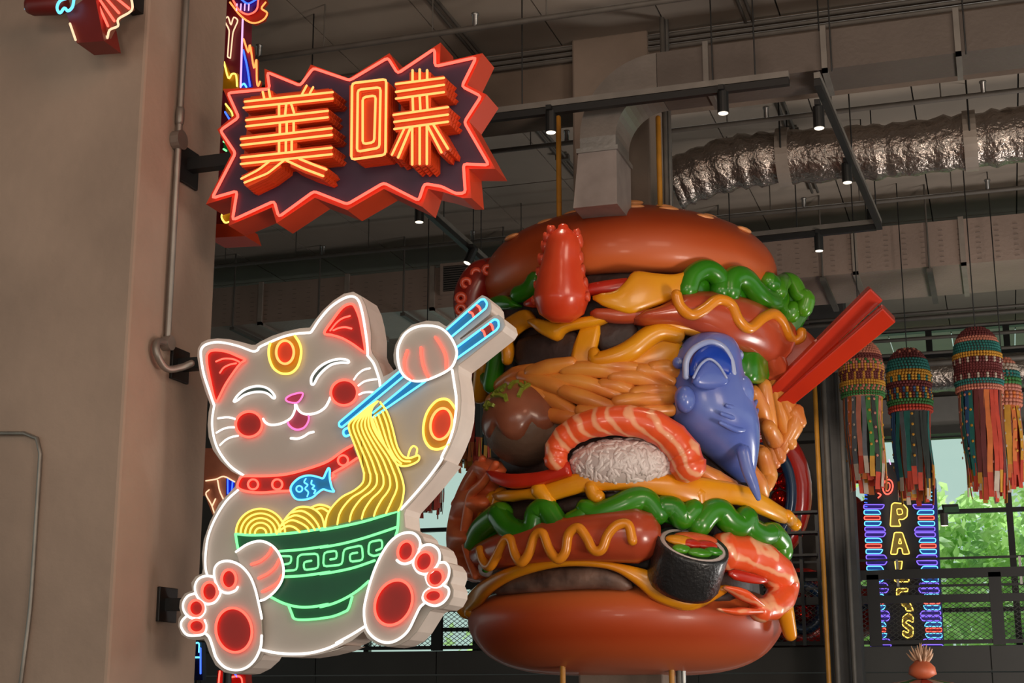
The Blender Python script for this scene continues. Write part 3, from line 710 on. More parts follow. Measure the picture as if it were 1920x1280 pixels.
# feet
def foot(kk, main, toes, pads, fl):
    e = fill('foot', catface, fl, cat, zy(4), sm=False)
    for s in main: neon('foot_tube', 'white', px(s, kk), e, ny(4))
    for s in toes: neon('toe_tube', 'white', px(s, kk), e, ny(4), r=.0105)
    for (a, b, c, d, r_) in pads:
        s = ell2(a, b, c, d, r_, kk); p_ = fill('foot_pad', red_f, s, e, zy(5)); neon('pad_tube', 'red', s, p_, ny(5), True)
foot(k4, ('345,745 330,765 290,778 250,765 222,720 212,670 220,630 250,605 300,600 360,625 410,680 440,750 460,830 475,900 478,920', '478,1015 472,1080 440,1150 390,1195 330,1208 270,1190 225,1140 205,1080 185,1025 160,1000'),
     ('215,690 170,682 125,700 105,745 120,800 165,838 215,830 245,790 248,765', '105,780 65,795 40,835 45,880 80,915 130,915 162,880 160,845', '60,905 32,935 30,970 60,1010 110,1015 155,1005 170,970 160,930'),
     ((295, 700, 40, 52, 0), (187, 770, 42, 52, 0), (113, 862, 40, 44, 0), (115, 963, 42, 36, 0), (323, 985, 100, 124, -10)),
     px('212,670 220,630 250,605 300,600 360,625 410,680 440,750 460,830 475,900 480,1015 472,1080 440,1150 390,1195 330,1208 270,1190 225,1140 205,1080 185,1025 155,1005 110,1015 60,1010 30,970 32,935 50,905 40,850 65,795 105,780 105,745 125,700 170,682', k4))
foot(k5, ('485,640 510,658 545,662 590,640 625,580 632,520 600,475 550,465 490,485 430,540 375,630 330,740 295,860 278,960 290,1060 330,1120 390,1155 450,1158 510,1130 560,1080 600,1000 630,940 655,915',),
     ('625,570 660,545 710,545 750,580 755,640 720,700 670,728 620,715 590,670 592,640', '750,655 790,655 815,690 810,750 775,795 725,810 685,790 668,745', '785,800 812,820 812,860 780,905 730,928 680,915 650,885 660,845 690,820'),
     ((541, 583, 48, 63, 15), (657, 648, 50, 62, 22), (730, 750, 47, 53, 20), (715, 865, 52, 38, -8), (465, 908, 112, 148, 25)),
     px('632,520 600,475 550,465 490,485 430,540 375,630 330,740 295,860 278,960 290,1060 330,1120 390,1155 450,1158 510,1130 560,1080 600,1000 630,940 660,918 730,928 780,905 812,860 812,820 800,800 815,750 815,690 790,655 755,645 750,580 710,545 660,545', k5))
# wall brackets of the cat sign
for (x_, y_) in ((372, 682), (338, 1133)):
    a = onY(x_, y_, Yc+.13); ar = MB().add(boxg(XC+.02, a.x+.25, Yc+.09, Yc+.17, a.z-.035, a.z+.035)).build('bracket_arm', blackm, cat)
    box('bracket_plate', XC+.001, XC+.022, Yc+.03, Yc+.23, a.z-.10, a.z+.10, blackm, cat, bev=.004)

# ================================================================ BURST SIGN
Yb = 7.70; DCH = .17
kb = (380, 60, 3.283)
bst = thing('burst_neon_sign', onY(700, 400, Yb), 'spiky orange burst neon sign with two large Chinese characters', 'sign')
bf = px('125,350 385,340 380,225 605,318 665,200 900,285 1150,130 1210,232 1465,65 1460,190 1722,130 1628,325 1748,385 1640,550 1802,842 1640,842 1655,1022 1600,1022 1480,985 1388,965 1352,1076 1115,966 890,1096 690,1020 455,1176 425,1080 160,1192 180,1012 20,1060 175,755 90,600 195,510', kb)
orm = M('burst_orange_paint', (196, 58, 22), .42, var=.06, scale=2); purp = M('burst_purple_face', (62, 40, 62), .5, var=.08)
v, f = plateg(toY(bf, Yb), Yb, Yb+.22); mk('burst_box', v, f, orm, bst)
bn = px('155,375 412,350 398,248 600,330 680,222 905,298 1140,158 1200,255 1428,102 1430,212 1684,156 1595,335 1714,395 1610,555 1762,818 1605,812 1617,990 1560,995 1470,950 1365,933 1330,1038 1115,928 890,1060 685,980 468,1138 440,1040 183,1158 212,978 58,1022 202,745 108,605 222,525', kb)
bi = []
cxy = V((sum(p.x for p in bn)/len(bn), sum(p.y for p in bn)/len(bn)))
v, f = plateg(toY(bn, Yb-.008), Yb-.008, Yb); mk('purple_face', v, f, purp, bst)
neon('border_tube', 'red', bn, bst, Yb-.026, True, sm=False, r=.0125)
chm = M('character_orange_paint', (198, 66, 20), .4, var=.05, scale=3)
def stroke(ch, segs, half, pts_n=0):
    # segs: list of polylines (one body) ; half: half width in crop pixels ; ribbed layers with pointed ends
    pass
BN = [0]
def body(ch, pl, half, ext=26):
    BN[0] += 1; ep = .0011*(BN[0] % 9)
    p = [V((a, b)) for a, b in pl]
    d0 = (p[1]-p[0]).normalized(); d1 = (p[-1]-p[-2]).normalized()
    lo, hi = [], []
    for i, q_ in enumerate(p):
        a = p[max(i-1, 0)]; b = p[min(i+1, len(p)-1)]; t_ = (b-a).normalized(); n_ = V((-t_.y, t_.x))
        hi.append(q_+n_*half); lo.append(q_-n_*half)
    for L in range(5):
        g = 1.0 if L % 1 == 0 else .9
        e0 = ext*(.55+.12*L)
        m0 = half*.0
        teeth0, teeth1 = [], []
        nt_ = max(1, round(half/21))
        for j in range(nt_*2+1):               # saw-tooth ends
            s_ = -1+2*j/(nt_*2); n0 = V((-d0.y, d0.x)); n1 = V((-d1.y, d1.x))
            k_ = e0 if j % 2 else e0*.25
            teeth0.append(p[0]+n0*(half*s_)-d0*k_); teeth1.append(p[-1]+n1*(half*s_)+d1*k_)
        poly = hi+teeth1[::-1]+lo[::-1]+teeth0
        poly = [V((kb[0]+q_.x/kb[2], kb[1]+q_.y/kb[2])) for q_ in poly]
        y0 = Yb-DCH+L*DCH/5+ep
        w3 = toY(poly, Yb-DCH)
        c3 = sum(w3, V((0, 0, 0)))/len(w3)
        v, f = plateg(w3, y0, y0+DCH/5*.72); mk('stroke_layer', v, f, chm, ch)
        sh = [c3+(q_-c3)*.965 for q_ in w3]
        v, f = plateg(sh, y0+DCH/5*.72, y0+DCH/5); mk('stroke_layer', v, f, chm, ch)
def tubes(ch, lst):
    for s in lst: neon('stroke_tube', 'amber', px(s, kb), ch, Yb-DCH-.014, sm=False, r=.0105)
def chobj(name, p):
    o = mk(name, *plateg(toY(px(p, kb), Yb-.02), Yb-.03, Yb-.01), chm, bst); return o
c1 = chobj('chinese_character', '300,400 780,350 790,780 250,830')
for pl, h in ((((262, 447), (795, 389)), 40), (((272, 562), (768, 505)), 40), (((240, 677), (790, 612)), 40), (((240, 792), (790, 732)), 40), (((390, 372), (400, 420)), 40), (((655, 345), (632, 395)), 42), (((512, 430), (512, 760)), 66), (((450, 800), (370, 860), (255, 915)), 40), (((560, 795), (650, 835), (745, 866)), 40)): body(c1, pl, h)
tubes(c1, ('260,428 800,370', '252,466 800,410', '268,542 770,485', '268,580 770,525', '235,658 795,592', '235,696 795,633', '235,773 795,712', '235,812 795,752', '470,450 470,512', '514,447 508,506', '545,443 562,496', '475,566 475,628', '517,557 517,622', '560,550 560,612', '470,678 470,742', '512,672 512,737', '548,667 548,732', '370,368 378,405', '407,355 415,400', '640,330 612,382', '680,340 660,376', '405,800 340,850 238,902', '500,790 400,870 258,926', '515,790 620,840 742,886', '595,780 680,815 762,846'))
c2 = chobj('chinese_character', '960,360 1090,345 1085,700 955,735')
for pl, h in ((((940, 330), (940, 760)), 38), (((1105, 310), (1100, 740)), 38), (((930, 345), (1115, 322)), 36), (((930, 745), (1110, 722)), 36), (((1022, 330), (1022, 740)), 50)): body(c2, pl, h, 14)
tubes(c2, ()); 
for s, in (('920,315 1130,290 1125,755 915,785',), ('955,355 1095,340 1088,712 950,737',), ('985,402 1065,390 1056,678 985,690',)): neon('stroke_tube', 'amber', px(s, kb), c2, Yb-DCH-.014, True, sm=False, r=.0105)
c3_ = chobj('chinese_character', '1230,320 1460,290 1480,560 1220,600')
for pl, h in ((((1195, 366), (1485, 326)), 62), (((1182, 553), (1508, 508)), 62), (((1336, 250), (1336, 810)), 66), (((1262, 595), (1188, 762)), 42), (((1402, 575), (1490, 728)), 42)): body(c3_, pl, h)
tubes(c3_, ('1190,320 1485,282', '1190,368 1485,325', '1190,410 1485,370', '1175,510 1510,462', '1180,553 1510,508', '1180,597 1510,552', '1292,235 1292,300', '1336,230 1336,295', '1382,235 1382,290', '1292,400 1295,482', '1336,393 1340,476', '1380,388 1383,470', '1290,582 1290,815', '1336,578 1336,812', '1380,575 1380,812', '1240,597 1165,755', '1278,592 1203,772', '1385,578 1470,740', '1420,570 1510,718'))
a = onY(430, 300, Yb+.12)
box('bracket_arm', XC+.02, a.x+.3, Yb+.07, Yb+.15, a.z-.05, a.z+.03, blackm, bst)
box('bracket_plate', XC+.001, XC+.022, Yb+.0, Yb+.22, a.z-.14, a.z+.10, blackm, bst, bev=.004)

# ================================================================ conduits on the left wall
cond = M('galvanised_conduit', (140, 132, 124), .45, .6)
t = thing('wall_conduit', (onX(330, 640, XC+.03)), 'grey steel conduit with junction box running down the wall beside the signs', 'conduit')
Yk = onX(333, 300, XC+.03).y
zj, zk = onX(333, 268, XC).z, onX(320, 650, XC).z
tube('conduit_run', [(XC+.03, Yk, zk), (XC+.03, Yk, ZC)], .02, cond, t, n=10)
v, f = tubeg([(XC+.002, Yk, zj), (XC+.06, Yk, zj)], .062, 18, cap=False); mk('junction_box', v, f, cond, t)
v, f = tubeg([(XC+.002, Yk, zk), (XC+.06, Yk, zk)], .045, 18, cap=False); mk('junction_box', v, f, cond, t)
tube('coupling', [(XC+.03, Yk, zj+.12), (XC+.03, Yk, zj+.2)], .028, cond, t, n=10)
tube('flexible_conduit', cr([(XC+.035, Yk, zk), (XC+.035, Yk-.12, zk-.02), (XC+.05, Yk-.14, zk-.1), (XC+.07, Yk-.06, zk-.17), (XC+.12, Yk+.02, zk-.15), (XC+.165, Yk+.06, zk-.12)], 6), .022, cond, t, n=10)
tube('wall_conduit', roundc([onY(-30, 812, YA-.02), onY(78, 812, YA-.02), onY(57, 1140, YA-.02), onY(36, 1300, YA-.02)], False, .12), .012, cond, n=8, label='thin bent conduit on the dark front face of the left wall', cat='conduit')

# ================================================================ neon sign fragments at the left
maro = M('maroon_paint', (112, 26, 20), .45, var=.06); winep = M('wine_paint', (124, 34, 52), .45, var=.05)
Yq = 6.95
fs_ = thing('fish_neon_sign', onY(150, 80, Yq), 'dark red neon sign with a fanned fin at the top left corner', 'sign')
def nn(name, col, s, par, Y, closed=False, r=.010, k=None, sm=True): return neon(name, col, px(s, k), par, Y, closed, sm, r)
k7 = (0, 0, 2.667)
v, f = tubeg([onY(64, 10, Yq+.1), onY(112, 8, Yq+.1)], .065, 18, cap=True); mk('snout', v, f, maro, fs_, smooth=True)
v, f = plateg(toY(px('330,60 470,-40 520,205 385,215', k7), Yq), Yq, Yq+.18); mk('body_box', v, f, maro, fs_)
v, f = plateg(toY(px('470,0 640,-60 660,40 590,90 535,195 495,90', k7), Yq+.06), Yq+.06, Yq+.09); mk('fin', v, f, M('fin_paint', (122, 78, 62), .5), fs_)
for s in ('485,10 540,130', '500,0 572,105', '520,-20 595,65', '545,-40 645,42'): nn('fin_ray', 'red', s, fs_, Yq+.04, k=k7, r=.011)
nn('fin_outline', 'cream', '497,90 532,192 548,150 590,130 592,95 655,55 660,10 640,-60', fs_, Yq+.04, k=k7)
nn('gill_swirl', 'cyan', '340,-10 300,5 285,40 300,65 322,40 340,55 362,35 370,-5', fs_, Yq-.04, k=k7, r=.013)
nn('edge_tube', 'cream', '350,118 378,200', fs_, Yq-.015, k=k7); nn('edge_tube', 'cyan', '128,25 128,45', fs_, Yq+.1, k=k7)
box('bracket', onY(250, 10, YA).x, onY(270, 10, YA).x, Yq+.05, YA, onY(260, 28, YA).z, ZC-.8, blackm, fs_)
# vertical dragon sign seen behind the wall edge
Yz = 9.0
ds = thing('vertical_neon_sign', onY(440, 440, Yz), 'tall wine red neon sign with flames and a letter Y behind the wall edge', 'sign')
def pl(name, mat, s, Y, th=.03, k=k7, par=ds): return mk(name, *plateg(toY(px(s, k), Y), Y, Y+th), mat, par)
pl('board', winep, '1040,-200 1216,-200 1200,440 1190,1165 1030,1165', Yz, .16)
nn('board_edge', 'lilac', '1214,90 1203,436', ds, Yz-.01, k=k7)
nn('letter_y', 'cream', '1150,290 1138,285 1147,150 1120,100 1140,80 1155,130 1168,82 1192,100 1165,160 1152,290', ds, Yz-.02, True, k=k7, sm=False, r=.008)
fl1 = pl('flame', M('flame_orange', (178, 52, 20), .45), '1216,190 1245,260 1262,230 1272,340 1285,295 1285,400 1302,405 1290,470 1216,470', Yz+.05)
nn('flame_tube', 'orange', '1218,195 1242,262 1250,225 1270,340 1282,298 1284,400 1290,430 1300,408', fl1, Yz+.03, k=k7)
fl2 = pl('flame', M('flame_blue', (12, 40, 190), .4), '1216,245 1240,330 1258,440 1205,440', Yz+.02); nn('flame_tube', 'blue', '1216,250 1235,330 1250,430', fl2, Yz+.0, k=k7)
nn('flame_tube', 'cyan', '1205,430 1220,418 1232,435', fl2, Yz+.0, k=k7)
fl3 = pl('flame', yel_f, '1115,300 1145,360 1165,372 1185,365 1185,470 1110,450', Yz-.03); nn('flame_tube', 'yellow', '1120,310 1142,390 1160,370 1180,375 1185,430', fl3, Yz-.05, k=k7)
fl4 = pl('flame', yel_f, '1125,510 1160,570 1170,600 1130,560', Yz-.03); nn('flame_tube', 'yellow', '1128,520 1158,560 1165,590', fl4, Yz-.05, k=k7); nn('flame_tube', 'blue', '1125,560 1150,600', fl4, Yz-.05, k=k7)
hd_ = pl('dragon_jaw', M('jaw_orange', (160, 48, 22), .45), '1150,10 1210,80 1270,122 1320,100 1338,60 1310,40 1335,10 1300,-80 1150,-80', Yz-.02)
nn('jaw_tube', 'orange', '1150,12 1205,80 1262,115 1315,100 1336,65 1308,42 1328,12', hd_, Yz-.05, k=k7)
mo = pl('dragon_mouth', M('mouth_violet', (70, 20, 110), .4), '1160,-20 1190,45 1240,72 1285,50 1295,-20', Yz-.04, par=ds); nn('mouth_tube', 'red', '1165,0 1195,50 1240,72 1282,50 1292,0', mo, Yz-.06, k=k7)
nn('mouth_tube', 'blue', '1205,-5 1240,18 1285,-5', mo, Yz-.06, k=k7)
for x_ in (1185, 1205, 1225, 1245): nn('tooth_tube', 'lilac', '%d,20 %d,52' % (x_, x_-2), mo, Yz-.06, k=k7, r=.007)
sc_ = pl('scale', M('scale_green', (10, 110, 60), .4), '1118,705 1138,715 1135,755 1118,745', Yz-.03); nn('scale_tube', 'green', '1118,708 1136,716', sc_, Yz-.05, k=k7); nn('scale_tube', 'green', '1118,745 1132,754', sc_, Yz-.05, k=k7)
tl = pl('tail', yel_f, '1110,1030 1148,1040 1150,1110 1115,1115 1105,1080', Yz-.03); nn('tail_tube', 'yellow', '1112,1045 1140,1035 1145,1055 1118,1060 1108,1085 1125,1112 1148,1108', tl, Yz-.05, k=k7)
pl('base_box', orm, '1040,1120 1205,1120 1225,1180 1040,1190', Yz-.05, .25); nn('base_tube', 'cyan', '1216,1160 1228,1150', ds, Yz-.07, k=k7)
# lower neon piece peeking out left of the cat's body
Yw = 8.9
ls = thing('low_neon_sign', onY(420, 960, Yw), 'brown neon sign piece with cream and blue lines peeking out left of the collar', 'sign')
tube('mount_pole', [onY(440, 950, Yw+.1), V((onY(440, 950, Yw+.1).x, Yw+.1, 0))], .03, blackm, ls)
mk('board', *plateg(toY(px('360,840 470,840 450,960 400,968 385,930 360,925'), Yw), Yw, Yw+.05), M('clay_paint', (206, 136, 108), .5), ls)
for s, c in (('386,901 405,898 420,893 440,903', 'cream'), ('408,900 412,920 420,938', 'cream'), ('392,918 386,926 396,945 402,962', 'cream'), ('404,935 398,948', 'cream'), ('427,897 427,925', 'blue'), ('436,902 434,925', 'blue')): nn('line_tube', c, s, ls, Yw-.015, r=.007)
mk('blue_patch', *plateg(toY(px('424,896 440,902 438,928 424,930'), Yw-.006), Yw-.006, Yw), M('patch_blue', (20, 50, 200), .4), ls)
# small lit things low behind the cat's left foot
Yw = 10.5
t = thing('red_neon_lamp', onY(432, 1300, Yw), 'small glowing red neon shape below the cat sign left foot', 'sign')
mk('board', *plateg(toY(px('408,1256 460,1258 462,1300 404,1300'), Yw), Yw, Yw+.1), red_f, t)
nn('line_tube', 'red', '412,1258 409,1290', t, Yw-.02); nn('line_tube', 'red', '420,1272 450,1268 455,1290', t, Yw-.02); nn('line_tube', 'red', '430,1285 448,1283', t, Yw-.02); nn('line_tube', 'blue', '440,1262 444,1268', t, Yw-.02)
t = thing('blue_neon_lamp', onY(374, 1265, Yw), 'thin blue neon strip at the bottom beside the wall edge', 'sign')
tube('mount_pole', [onY(371, 1230, Yw+.06), V((onY(371, 1230, Yw+.06).x, Yw+.06, 0))], .02, blackm, t)
mk('board', *plateg(toY(px('362,1200 378,1204 380,1275 364,1275'), Yw), Yw, Yw+.06), M('night_blue', (18, 26, 60), .4), t)
nn('line_tube', 'blue', '376,1215 376,1262', t, Yw-.02); nn('line_tube', 'cyan', '366,1205 373,1206 373,1222', t, Yw-.02); nn('line_tube', 'cyan', '365,1232 375,1232', t, Yw-.02)
# ================================================================ GIANT BURGER SCULPTURE
AX, AY = AXP.x, AXP.y
def Sx(a, b, R):                            # where the sight line meets the upright cylinder of radius R round the burger's axis
    d = ray(a, b); ox, oy = CAM.x-AX, CAM.y-AY
    A = d.x*d.x+d.y*d.y; B = ox*d.x+oy*d.y; C = ox*ox+oy*oy-R*R; D = B*B-A*C
    t_ = (-B-math.sqrt(D))/A if D > 0 else -B/A
    return CAM+d*t_
def outw(p):
    o = V((p.x-AX, p.y-AY, 0)); return o.normalized()
def pz(y, R): return Sx(1172, y, R).z
bg_ = thing('burger_sculpture', (AX, AY, 1.8), 'giant stacked burger sculpture with fish, sushi, fries and red chopsticks around a column', 'sculpture')
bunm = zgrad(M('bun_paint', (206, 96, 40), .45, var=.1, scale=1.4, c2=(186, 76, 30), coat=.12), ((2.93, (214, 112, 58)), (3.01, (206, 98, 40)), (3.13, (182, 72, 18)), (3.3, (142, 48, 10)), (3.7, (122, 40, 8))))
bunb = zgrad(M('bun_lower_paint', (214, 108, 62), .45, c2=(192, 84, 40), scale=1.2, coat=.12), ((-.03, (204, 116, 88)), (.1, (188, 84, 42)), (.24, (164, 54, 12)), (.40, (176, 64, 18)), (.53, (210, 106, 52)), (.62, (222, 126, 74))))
chee = M('cheese_paint', (234, 158, 20), .3, c2=(218, 130, 18), scale=2.0, coat=.22)
lett = M('lettuce_paint', (38, 112, 14), .28, c2=(56, 134, 18), scale=2.5, coat=.3)
lett2 = M('lettuce_light_paint', (84, 148, 24), .28, c2=(52, 124, 18), scale=3, coat=.3)
patm = M('patty_paint', (62, 44, 40), .55, var=.3, scale=6, bump=.8, bscale=9)
patm2 = M('grilled_patty_paint', (128, 98, 84), .5, c2=(70, 50, 44), scale=5, bump=.9, bscale=7)
sau = M('sausage_paint', (186, 78, 46), .28, c2=(168, 62, 36), scale=2, coat=.3)
mus = M('mustard_paint', (226, 138, 28), .28, var=.06, coat=.3)
tom = M('tomato_paint', (202, 46, 22), .3, c2=(180, 34, 18), scale=3, coat=.22)
tenm = M('tentacle_paint', (230, 82, 44), .3, c2=(210, 56, 22), scale=2.5, coat=.35)
suckm = M('sucker_paint', (222, 84, 56), .3, coat=.22)
fry = M('fry_paint', (226, 148, 60), .4, c2=(206, 112, 48), scale=3.5, coat=.3)
bac = M('bacon_paint', (240, 128, 74), .45, c2=(222, 96, 50), scale=3.0, bump=.5, bscale=5, coat=.2)
def tap(N, ends=True):
    return [min(1, .45+.55*min(i, N-i)/2) if ends else 1 for i in range(N+1)]
def band(name, top, bot, R, t_, mat, parent=None, n=26, m=12, e=.75, wav=0, wf=5, ph=0, label=None, ends=True):
    parent = parent if parent is not None else bg_
    T = [V((*p, 0)) for p in px(top)]; B = [V((*p, 0)) for p in px(bot)]
    T = resample(cr(T, 6), n); B = resample(cr(B, 6), n)
    sc_ = tap(n, ends); vs = []; fs = []
    for i in range(n+1):
        r = R if isinstance(R, (int, float)) else R[0]+(R[1]-R[0])*i/n
        r += wav*math.sin(i/n*wf*2*PI+ph)
        a, b = Sx(T[i].x, T[i].y, r), Sx(B[i].x, B[i].y, r)
        c = (a+b)/2; h = (a-b)/2; o = outw(c); s = sc_[i]
        for k in range(m):
            an = 2*PI*k/m; ca, sa = math.cos(an), math.sin(an)
            ca = math.copysign(abs(ca)**e, ca); sa = math.copysign(abs(sa)**e, sa)
            vs.append(c+h*(ca*s)+o*(t_*sa*s))
    for i in range(n):
        for k in range(m):
            l = (k+1) % m; fs.append((i*m+k, i*m+l, (i+1)*m+l, (i+1)*m+k))
    fs += [tuple(range(m)), tuple(n*m+k for k in range(m))]
    return mk(name, vs, fs, mat, parent, smooth=True, label=label)
def rope(name, s, R, r, mat, parent=None, n=10, q=5, flat=None, label=None):
    P_ = cr([V((*p, 0)) for p in px(s)], q); N = len(P_)
    pts = []
    for i, p in enumerate(P_):
        rr_ = R if isinstance(R, (int, float)) else R[0]+(R[1]-R[0])*i/(N-1)
        pts.append(Sx(p.x, p.y, rr_))
    if name == 'leaf_curl': r = tuple(x*1.55 for x in r) if not isinstance(r, (int, float)) else r*1.55
    if not isinstance(r, (int, float)): r = [r[0]+(r[1]-r[0])*i/(N-1) for i in range(N)] if len(r) == 2 else [r[0]+(r[1]-r[0])*2*i/(N-1) if i < N/2 else r[1]+(r[2]-r[1])*(2*i/(N-1)-1) for i in range(N)]
    v, f = tubeg(pts, r, n, flat=flat, up=None)
    return mk(name, v, f, mat, parent if parent is not None else bg_, smooth=True, label=label)
# inner stack
lathe('filling_core', [(.9, 2.30), (1.02, 2.4), (1.0, 2.8), (1.03, 3.2), (1.0, 3.6), (1.02, 4.0), (1.06, 4.3), (1.02, 4.7), (.95, 4.85)], (AX, AY), patm, bg_, n=56)
# ---- buns
def arc(pr, n=4): return [(p.x, p.y) for p in [V((q.x, q.y)) for q in cr([V((a, b, 0)) for a, b in pr], n)]]
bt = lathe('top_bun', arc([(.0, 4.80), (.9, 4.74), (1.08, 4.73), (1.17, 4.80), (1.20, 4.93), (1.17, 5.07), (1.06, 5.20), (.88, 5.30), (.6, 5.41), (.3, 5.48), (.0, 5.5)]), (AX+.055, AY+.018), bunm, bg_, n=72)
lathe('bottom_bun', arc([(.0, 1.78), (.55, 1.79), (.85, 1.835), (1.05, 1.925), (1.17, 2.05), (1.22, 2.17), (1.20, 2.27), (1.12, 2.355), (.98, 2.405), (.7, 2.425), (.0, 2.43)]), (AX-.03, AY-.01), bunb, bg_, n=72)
seedm = M('sesame_paint', (228, 150, 92), .4, coat=.3)
for k, (r_, a_) in enumerate(((.93, -112), (.9, -92), (.93, -75), (1.03, -60), (.75, -100), (.8, -128), (.7, -70), (1.1, -40), (.85, -45), (1.0, -135), (.5, -90), (1.12, -150))):
    a = rad(a_+18); z = 5.5-.06*(r_/.6)**2-.0 if r_ < .6 else (5.41-(r_-.6)*.42 if r_ < .9 else 5.29-(r_-.9)*.62)
    c = V((AX+.055+r_*math.cos(a), AY+.018+r_*math.sin(a), z)); tg = V((-math.sin(a), math.cos(a), 0)); rd = V((math.cos(a), math.sin(a), -.45)).normalized()
    mk('sesame_seed', *ellg(c, tg*.085, rd*.05, tg.cross(rd)*.022, 12, 8), seedm, bt, smooth=True)
# ---- layer under the top bun
band('tomato_slice', '985,560 1040,548 1105,532 1150,524 1190,520', '985,580 1040,570 1105,556 1150,552 1190,546', 1.19, .05, tom)
band('cheese_slice', '1112,550 1150,546 1172,528 1190,508 1230,512 1270,513 1312,497', '1112,567 1150,580 1185,588 1230,574 1260,562 1287,548 1316,503', 1.24, .035, chee, wav=.02, wf=1)
l_ = band('lettuce_leaf', '1282,522 1330,508 1400,520 1450,528 1500,545', '1286,552 1345,566 1400,576 1465,596 1502,626', 1.14, .05, lett, wav=.04, wf=3)
rope('leaf_curl', '1288,545 1298,518 1320,505 1340,512 1352,530 1351,548', 1.22, .052, lett, l_)
rope('leaf_curl', '1368,548 1369,527 1383,518 1400,526 1416,546 1436,562 1453,562 1457,548 1444,532', 1.25, .056, lett, l_)
rope('leaf_curl', '1440,527 1460,547 1466,572 1480,590 1487,580', 1.24, .05, lett2, l_)
rope('leaf_curl', '1460,548 1463,533 1475,526 1489,533 1499,552 1512,560 1507,580', 1.3, .045, lett2, l_)
band('lettuce_leaf', '1462,548 1480,538 1497,550 1512,565', '1470,600 1482,618 1494,620 1504,600', 1.25, .05, lett)
l_ = band('lettuce_leaf', '918,562 945,553 966,564 975,572', '922,576 945,581 966,578 975,576', 1.15, .06, lett, n=14)
rope('leaf_curl', '972,552 985,547 996,538 1004,524', 1.14, .045, lett, l_)
# ---- upper sausage with mustard
s_ = band('sausage', '1185,592 1235,575 1280,550 1340,548 1400,562 1450,588 1490,614 1506,640', '1190,612 1260,612 1310,628 1350,645 1400,660 1440,680 1470,690 1496,668', 1.17, .17, sau, n=34, m=18, e=1)
rope('mustard_line', '1268,552 1276,575 1297,590 1320,580 1345,562 1370,570 1385,600 1405,615 1430,596 1450,588 1465,600 1478,628 1490,638 1502,632 1503,622', 1.34, .042, mus, s_, q=6)
band('ham_fold', '1108,580 1160,578 1210,580 1255,585', '1108,598 1160,606 1210,604 1255,606', 1.18, .08, sau)
band('ham_fold', '1430,640 1455,650 1490,655', '1452,712 1468,726 1482,690', 1.2, .08, sau, n=16)
# ---- upper cheese melt
c_ = band('melted_cheese', '905,648 925,620 950,598 985,580 1005,590', '945,672 955,650 970,628 990,614 1006,616', 1.14, .05, chee, n=18)
rope('cheese_drip', '948,640 952,660 951,675', 1.18, (.06, .045), chee, c_)
band('melted_cheese', '990,592 1050,604 1100,594 1160,588 1230,588 1300,602 1340,618', '996,616 1045,640 1062,622 1118,612 1150,600 1190,600 1240,618 1300,630 1340,632', 1.16, .06, chee, n=34)
band('melted_cheese', '1086,615 1105,605 1132,600', '1064,698 1085,702 1112,690', 1.13, .05, chee, n=14)
rope('melted_cheese', '1114,662 1120,674 1150,670 1185,656 1215,632 1240,622 1268,628', 1.16, (.05, .085, .07), chee)
band('melted_cheese', '1112,676 1160,668 1205,645 1240,625 1278,630', '1105,698 1160,702 1205,704 1245,704 1276,672', 1.10, .07, chee)
# patties seen through the cheese
for a, b in ((('965,640 1010,625 1060,618 1095,625'), ('968,690 1010,694 1060,690 1085,685')), (('1118,612 1150,598 1195,605'), ('1120,660 1150,664 1196,640'))):
    band('patty', a, b, 1.08, .06, patm, n=18)
# ---- lettuce beside the fish and at the left
rope('lettuce_strip', '934,655 928,690 922,722', 1.16, .075, lett); rope('lettuce_strip', '908,690 912,712 920,722', 1.15, .05, lett)
band('lettuce_leaf', '1268,645 1340,640 1390,655 1420,645 1455,640', '1275,680 1350,695 1395,712 1420,720 1452,714', 1.13, .06, lett, wav=.03, wf=3)
rope('cheese_drip', '905,690 902,720 900,742', 1.17, .07, chee)
# ---- fries
fr = [('1000,694 968,702 932,724'), ('995,698 1030,688 1072,680'), ('1060,692 1120,692 1182,708'), ('1018,712 1090,716 1162,742'), ('1056,732 1100,748 1152,766'), ('1150,706 1195,708 1242,726'), ('1130,722 1160,724 1192,738'), ('1158,754 1205,748 1256,746'), ('1200,694 1230,700 1258,714'), ('958,716 990,722 1024,746'), ('1000,732 1045,752 1092,786'), ('1190,738 1225,734 1262,734'), ('1098,690 1150,686 1204,694'), ('1022,776 1065,782 1112,784'), ('1090,770 1140,776 1190,776'), ('940,742 925,752 918,775'), ('1150,772 1200,770 1258,768'), ('1225,690 1250,690 1275,700'), ('980,706 1040,722 1075,740')]
for i, s in enumerate(fr): rope('french_fry', s, 1.13+.05*((i*37) % 10)/10, (.055, .066, .05), fry, q=3)
for i, (s, R) in enumerate((('1432,722 1440,790 1452,868', 1.14), ('1450,724 1466,775 1482,832', 1.18), ('1460,735 1478,765 1490,800', 1.2), ('1478,768 1490,776 1500,792', 1.24), ('1412,735 1425,765 1440,805', 1.12), ('1424,846 1430,875 1428,910', 1.12), ('1494,770 1488,800 1466,842', 1.22), ('1440,800 1455,830 1462,858', 1.18), ('1405,880 1420,905 1430,925', 1.15), ('1310,880 1340,898 1372,912', 1.2), ('1430,850 1440,890 1436,912', 1.16))):
    rope('french_fry', s, R, (.06, .075, .055), fry, q=4)
